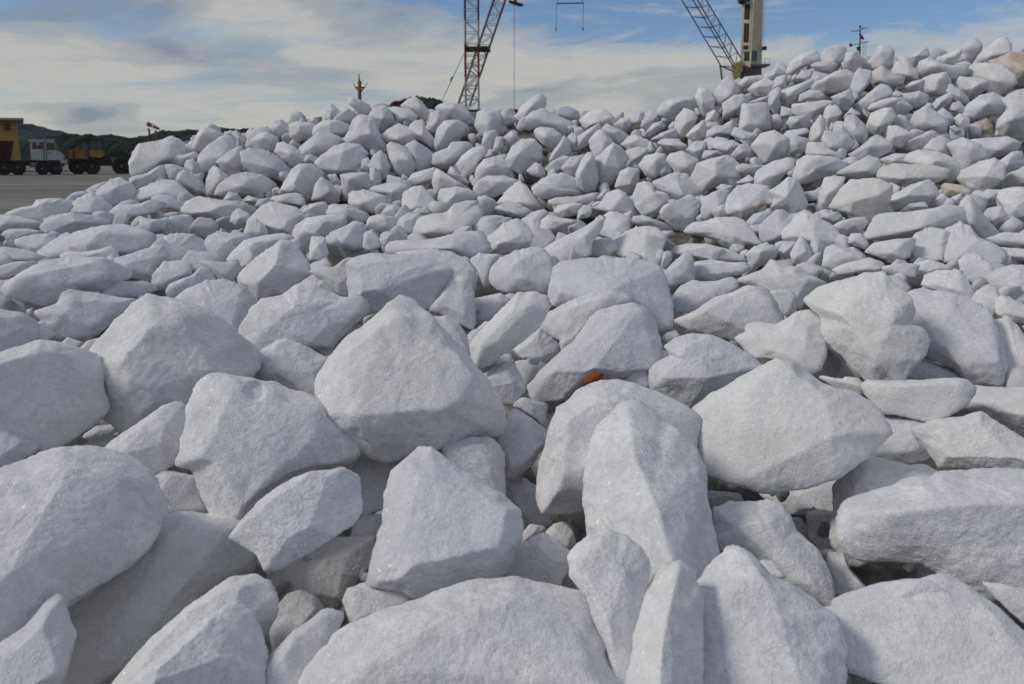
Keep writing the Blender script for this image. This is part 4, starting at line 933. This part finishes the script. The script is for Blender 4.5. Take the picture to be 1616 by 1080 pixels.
for q in ([(1034, 340), (1044, 340), (1044, 458), (1034, 458)], [(1112, 345), (1119, 345), (1123, 457), (1116, 457)], [(1174, 340), (1184, 340), (1208, 458), (1197, 458)]):
    MB().prism(ZP(q), LY - 0.02, 0.1).build('cab_post', M_DARK, lc)
MB().prism(ZP([(945, 325), (1195, 330), (1195, 347), (945, 347)]), LY - 0.1, 1.7).build('cab_roof', M_DARK, lc)
MB().prism(ZP([(952, 350), (1030, 350), (1030, 456), (952, 456)]), LY + 0.2, 1.2).build('rear_panel', M_RIM, l)
MB().prism(ZP([(800, 562), (1215, 520), (1290, 560), (1300, 640), (820, 640)]), LY + 0.3, 1.2).build('frame', M_DARK, l)
for yy in (0.2, 1.3):
    MB().prism(ZP([(1195, 545), (1270, 480), (1400, 460), (1460, 480), (1560, 600), (1530, 630), (1420, 530), (1290, 540), (1220, 590)]), LY + yy, 0.25).build('lift_arm', M_DARK, l)
MB().prism(ZP([(1530, 560), (1700, 520), (1760, 700), (1560, 710)]), LY - 0.4, 2.7).build('bucket', M_DARK, l)
for x, y, r in ((895, 648, 92), (1062, 648, 92), (1410, 645, 100)):
    wheel(l, x, y, r, LY - 0.25, 0.5); wheel(l, x, y, r, LY + 1.7, 0.5)

# ------------------------------------------------------------------ windsock, posts
FACE = None; WY = 150.0
ws = empty('windsock', atY(235, 224, WY), 'red and white windsock above the yard trees', 'windsock')
MB().tube(atY(235.5, 232, WY), atY(233.6, 194, WY), 0.05).build('pole', M_GREY, ws)
p0, p1 = Vector(atY(233.8, 196, WY)), Vector(atY(251, 203.5, WY - 0.8))
for a, bb, m, nm in ((0, .42, M_RED, 'red_band'), (.42, .56, M_LIGHT, 'white_band'), (.56, 1.0, M_RED, 'red_band')):
    MB().tube(p0.lerp(p1, a), p0.lerp(p1, bb), 0.40 - 0.2 * a, 0.40 - 0.2 * bb, 12).build(nm, M_RED if m is M_RED else M_LIGHT, ws)
for xa, ya, xb, yb, r, lab in ((235.2, 206, 239, 228, 0.16, 'dark leaning post under the windsock'), (246, 208, 247.5, 226, 0.12, 'thin grey post right of the windsock pole')):
    e = empty('signal_post', atY(xb, yb, WY + 4), lab, 'post')
    MB().tube(atY(xb, yb + 4, WY + 4), atY(xa, ya, WY + 4), r).build('pole', M_DARK if r > .14 else M_GREY, e)
    MB().tube(atY(xa - 1, ya, WY + 4), atY(xa + 1, ya - 1.2, WY + 4), r * 1.5).build('lamp_head', M_DARK, e)

# ------------------------------------------------------------------ ship masts and hull parts behind the heap
SY = 160.0
def bar(parent, name, x0, y0, x1, y1, Y, r, mat, r2=None): return MB().tube(atY(x0, y0, Y), atY(x1, y1, Y), r, r2).build(name, mat, parent)
s = empty('ship_mast', atY(568, 200, SY), 'yellow-brown ship mast with crosstree above the left crest', 'mast')
bar(s, 'post', 568, 210, 567.5, 128, SY, 0.42, M_BRONZE, 0.32); bar(s, 'topmast', 567.3, 130, 566, 117, SY, 0.2, M_BRONZE, 0.08)
bar(s, 'crosstree', 560.5, 138.5, 576, 138.5, SY, 0.16, M_BRONZE); bar(s, 'antenna', 560, 138, 557.5, 131, SY, 0.07, M_BRONZE)
bar(s, 'antenna', 576, 138, 579.5, 131, SY, 0.07, M_BRONZE); bar(s, 'brace', 562, 138.5, 567, 146, SY, 0.12, M_BRONZE); bar(s, 'brace', 574.5, 138.5, 569, 146, SY, 0.12, M_BRONZE)
bar(s, 'radar', 564, 131, 571, 131, SY, 0.14, M_DARK)
s = empty('ship_mast', atY(1355, 200, 140), 'grey ship mast with yards and a dark red flag above the right crest', 'mast')
bar(s, 'post', 1355, 210, 1357.5, 41, 140, 0.20, M_GREY, 0.12)
for q in ((1343, 49.5, 1357, 48.5), (1357, 47, 1369, 43.5), (1341, 71.5, 1356, 70), (1357, 68, 1371, 66)): bar(s, 'yard', *q, 140, 0.07, M_GREY)
bar(s, 'lamp', 1341.5, 69, 1343.5, 74, 140, 0.2, M_DARK); bar(s, 'radar', 1354, 74, 1356, 80, 140, 0.3, M_DARK); bar(s, 'top_light', 1357.5, 40.5, 1357.5, 43, 140, 0.18, M_DARK)
for xx in (1362.5, 1366.5): bar(s, 'ladder_rail', xx, 68, xx, 120, 140, 0.035, M_LIGHT)
for yy in range(71, 112, 4): bar(s, 'ladder_rung', 1362.5, yy, 1366.5, yy, 140, 0.03, M_LIGHT)
fl = [atY(x, y, 139.6 + dy) for x, y, dy in ((1357, 52, 0), (1360, 55, .3), (1364, 61, .1), (1362.5, 63.5, .2), (1357, 60.5, 0))]
MB().loft([Vector(p) for p in fl], [Vector(p) + Vector((0, 0.03, 0)) for p in fl]).build('flag', M_RED, s)
s = empty('ship_deckhouse', atY(625, 200, 130), 'maroon ship structure peeking over the crest left of the wooded hill', 'ship part')
MB().prism([(612, 168), (622, 159.5), (650, 159.5), (655, 215), (612, 215)], 130, 4).build('wall', M_MAROON, s, 0.05)
MB().prism([(612, 168), (620, 160.5), (622, 161.5), (622, 168)], 129.9, 0.08).build('side_panel', mat_base('faded_red', (0.20, 0.06, 0.05), 0.7), s)

# ------------------------------------------------------------------ lattice crane
KY = 120.0; KD = 1.9
def lattice(parent, A, B, Yn, depth, r, bays, rb, matf, braces=True):
    """A, B: (x,y) bottom/top of the two chords in view; chords doubled at the back; matf(y) picks the paint"""
    P = []
    for (b0, t0) in (A, B):
        for dy in (0, depth):
            P.append((atY(*b0, Yn) + np.array([0, dy, 0]), atY(*t0, Yn) + np.array([0, dy, 0])))
    lerp = lambda c, f: c[0] + (c[1] - c[0]) * f
    yy = lambda f: A[0][1] + (A[1][1] - A[0][1]) * f
    for c in P:
        k = 0
        while k < bays:
            m = matf(yy((k + .5) / bays)); j = k
            while j < bays and matf(yy((j + .5) / bays)) is m: j += 1
            MB().tube(lerp(c, k / bays), lerp(c, j / bays), r).build('chord', m, parent); k = j
    for i in range(bays):
        f0, f1 = i / bays, (i + 1) / bays; m = matf(yy((i + .5) / bays))
        for a, bb in ((0, 2), (1, 3), (0, 1), (2, 3)):
            MB().tube(lerp(P[a], f0), lerp(P[bb], f0), rb, n=6).build('strut', M_LIGHT, parent)
            if i % 2: a, bb = bb, a
            MB().tube(lerp(P[a], f0), lerp(P[bb], f1), rb, n=6).build('brace', M_LIGHT, parent)
k = empty('lattice_crane', atY(744, 215, KY), 'red and white lattice mast crane with leaning boom behind the heap', 'crane')
lattice(k, ((734.5, 174), (732.5, -60)), ((755, 174), (754, -60)), KY, KD, 0.115, 13, 0.05, lambda y: M_RED if (y < 22 or 74 < y < 126) else M_LIGHT)
lattice(k, ((722, 166), (800, -62)), ((741, 166), (818, -62)), KY + 2.6, 1.6, 0.10, 14, 0.045, lambda y: M_RED if y < 14 else M_GREY)
MB().prism([(733, 73.5), (773, 73.5), (773, 76.5), (733, 76.5)], KY - 0.1, 4.5).build('platform', M_DARK, k)
MB().prism([(735, 173), (761, 173), (752, 179), (748, 215), (740, 215), (742, 179)], KY - 0.2, 2.4).build('slewing_base', M_DARK, k)
bar(k, 'stay_cable', 697, 160, 732, 86, KY + 1, 0.05, M_GREY); bar(k, 'turnbuckle', 711, 128, 714, 121, KY + 1, 0.11, M_DARK)
h = empty('hook_block', atY(812, 180, KY + 2), 'dark hook block hanging on a long thin cable right of the lattice crane', 'hook')
bar(h, 'cable', 811.5, -60, 811.5, 174, KY + 2, 0.035, M_GREY)
MB().prism([(802, 1), (806, 0.5), (826, 6.5), (825, 9.5), (820, 9.5), (804, 4.5)], KY + 1.7, 0.6).build('sheave_beam', M_DARK, h)
bar(h, 'swivel', 814, -3, 813, 4, KY + 2, 0.2, M_DARK)
MB().tube(atY(811.5, 173, KY + 2), atY(811.5, 184, KY + 2), 0.62, 0.25, 12).build('weight', M_DARK, h)
h = empty('spreader_beam', atY(900, 5, KY + 2), 'thin spreader beam with two hanging ropes high in the sky', 'spreader')
bar(h, 'beam', 878, 6, 921, 5, KY + 2, 0.10, M_GREY)
for xx in (878.5, 921):
    bar(h, 'rope', xx, 5, xx - 1, 47, KY + 2, 0.04, M_GREY); bar(h, 'rope_hook', xx - 1, 43, xx - 1, 49, KY + 2, 0.10, M_GREY); bar(h, 'sling', xx, 6, 900, -60, KY + 2, 0.035, M_GREY)

# ------------------------------------------------------------------ cream harbour crane
def Q(x, y): return (1060 + x / 8.306, y / 8.306)
HY = 110.0
g = empty('harbour_crane', atY(1185, 215, HY), 'cream harbour crane with tall windowed tower and lattice boom behind the right heap', 'crane')
def corner(x, y, dY): return Vector(atY(*Q(x, y), HY + dY))
bot = [corner(898, 880, 1.1), corner(1036, 880, 0), corner(1180, 880, 1.2), corner(1040, 880, 2.4)]
top = [corner(938, -420, 1.1), corner(1096, -420, 0), corner(1208, -420, 1.2), corner(1090, -420, 2.4)]
tw = MB().loft(bot, top).build('tower', M_CREAM, g)
def onface(a, bb, v0, v1, u0, u1, out):
    """panel on the tower side between corners a and bb; v along the height (zoom rows), u across"""
    P = []
    for v, u in ((v0, u0), (v0, u1), (v1, u1), (v1, u0)):
        f = (880 - v) / 1300; p = bot[a].lerp(top[a], f); q = bot[bb].lerp(top[bb], f); P.append(p.lerp(q, u))
    nrm = (P[1] - P[0]).cross(P[3] - P[0]).normalized()
    if nrm.y > 0: nrm = -nrm
    return [p + nrm * out for p in P], [p - nrm * 0.05 for p in P]
for v0, v1 in ((555, 300), (255, 50), (10, -190), (650, 595)):
    pn = MB().loft(*onface(0, 1, v0, v1, 0.24, 0.76, 0.012)).build('opening', mat_base('opening_dark', (0.045, 0.04, 0.025), 0.8), tw)
    for u0, u1, a, bb in ((0.14, 0.24, v0 + 22, v1 - 22), (0.76, 0.86, v0 + 22, v1 - 22), (0.24, 0.76, v0 + 22, v0), (0.24, 0.76, v1, v1 - 22)):
        MB().loft(*onface(0, 1, a, bb, u0, u1, 0.09)).build('frame_bar', M_CREAM, pn)
for v0, v1, u0, u1 in ((800, 660, 0.05, 0.55),): MB().loft(*onface(1, 2, v0, v1, u0, u1, 0.02)).build('window', M_GLASS, tw)
MB().loft(*onface(0, 1, 800, 680, 0.35, 0.85, 0.02)).build('window', M_GLASS, tw)
MB().prism([Q(1040, 838), Q(1290, 838), Q(1290, 866), Q(1040, 866)], HY - 0.3, 2.6).build('platform', M_GREY, g)
for xx in (1080, 1150, 1220, 1285): bar(g, 'rail_post', *Q(xx, 838), *Q(xx, 770), HY - 0.25, 0.02, M_GREY)
bar(g, 'handrail', *Q(1080, 770), *Q(1285, 770), HY - 0.25, 0.02, M_GREY)
MB().prism([Q(940, 866), Q(1180, 866), Q(1172, 1500), Q(950, 1500)], HY + 0.3, 1.9).build('pedestal', M_GREY, g)
MB().prism([Q(960, 880), Q(1080, 885), Q(1075, 960), Q(955, 960)], HY + 0.1, 0.3).build('slewing_motor', mat_base('rusty_motor', (0.16, 0.09, 0.06), 0.7), g)
MB().prism([Q(1200, 610), Q(1246, 606), Q(1246, 655), Q(1200, 655)], HY + 0.6, 0.5).build('floodlight', M_DARK, g)
MB().prism([Q(895, -60), Q(985, -60), Q(985, 30), Q(945, 40), Q(910, 15)], HY - 0.1, 1.4).build('sheave_housing', M_DARK, g)
MB().prism([Q(830, 830), Q(930, 790), Q(935, 930), Q(900, 960), Q(870, 1060), Q(835, 960)], HY - 0.1, 1.8).build('boom_foot', mat_base('foot_yellow', (0.42, 0.36, 0.16), 0.6), g, 0.03)
bar(g, 'strut_leg', *Q(635, 850), *Q(662, 1050), HY + 0.4, 0.14, M_GREY); bar(g, 'strut_leg', *Q(650, 870), *Q(850, 955), HY + 0.4, 0.09, M_GREY)
bar(g, 'hoist_rope', *Q(1214, -300), *Q(1206, 640), HY + 0.5, 0.02, M_GREY)
lerp2 = lambda c, f: (c[0][0] + (c[1][0] - c[0][0]) * f, c[0][1] + (c[1][1] - c[0][1]) * f)
CH = [((645, 865), (-115, -420), 0.0), ((828, 905), (22, -420), 0.0), ((845, 880), (95, -420), 1.7), ((930, 800), (200, -420), 1.7)]
for a, bb, dy in CH: bar(g, 'chord', *Q(*a), *Q(*bb), HY + dy, 0.085, M_GREY)
NB = 10
for i in range(NB + 1):
    f = i / NB
    for u, v in ((0, 1), (2, 3), (0, 2), (1, 3)):
        pa = atY(*Q(*lerp2(CH[u][:2], f)), HY + CH[u][2]); pb = atY(*Q(*lerp2(CH[v][:2], f)), HY + CH[v][2])
        MB().tube(pa, pb, 0.04, n=6).build('strut', M_GREY, g)
        if i < NB and (u, v) in ((2, 3), (1, 3)):
            pc = atY(*Q(*lerp2(CH[v][:2], (i + 1) / NB)), HY + CH[v][2]); MB().tube(pa, pc, 0.03, n=6).build('brace', M_GREY, g)
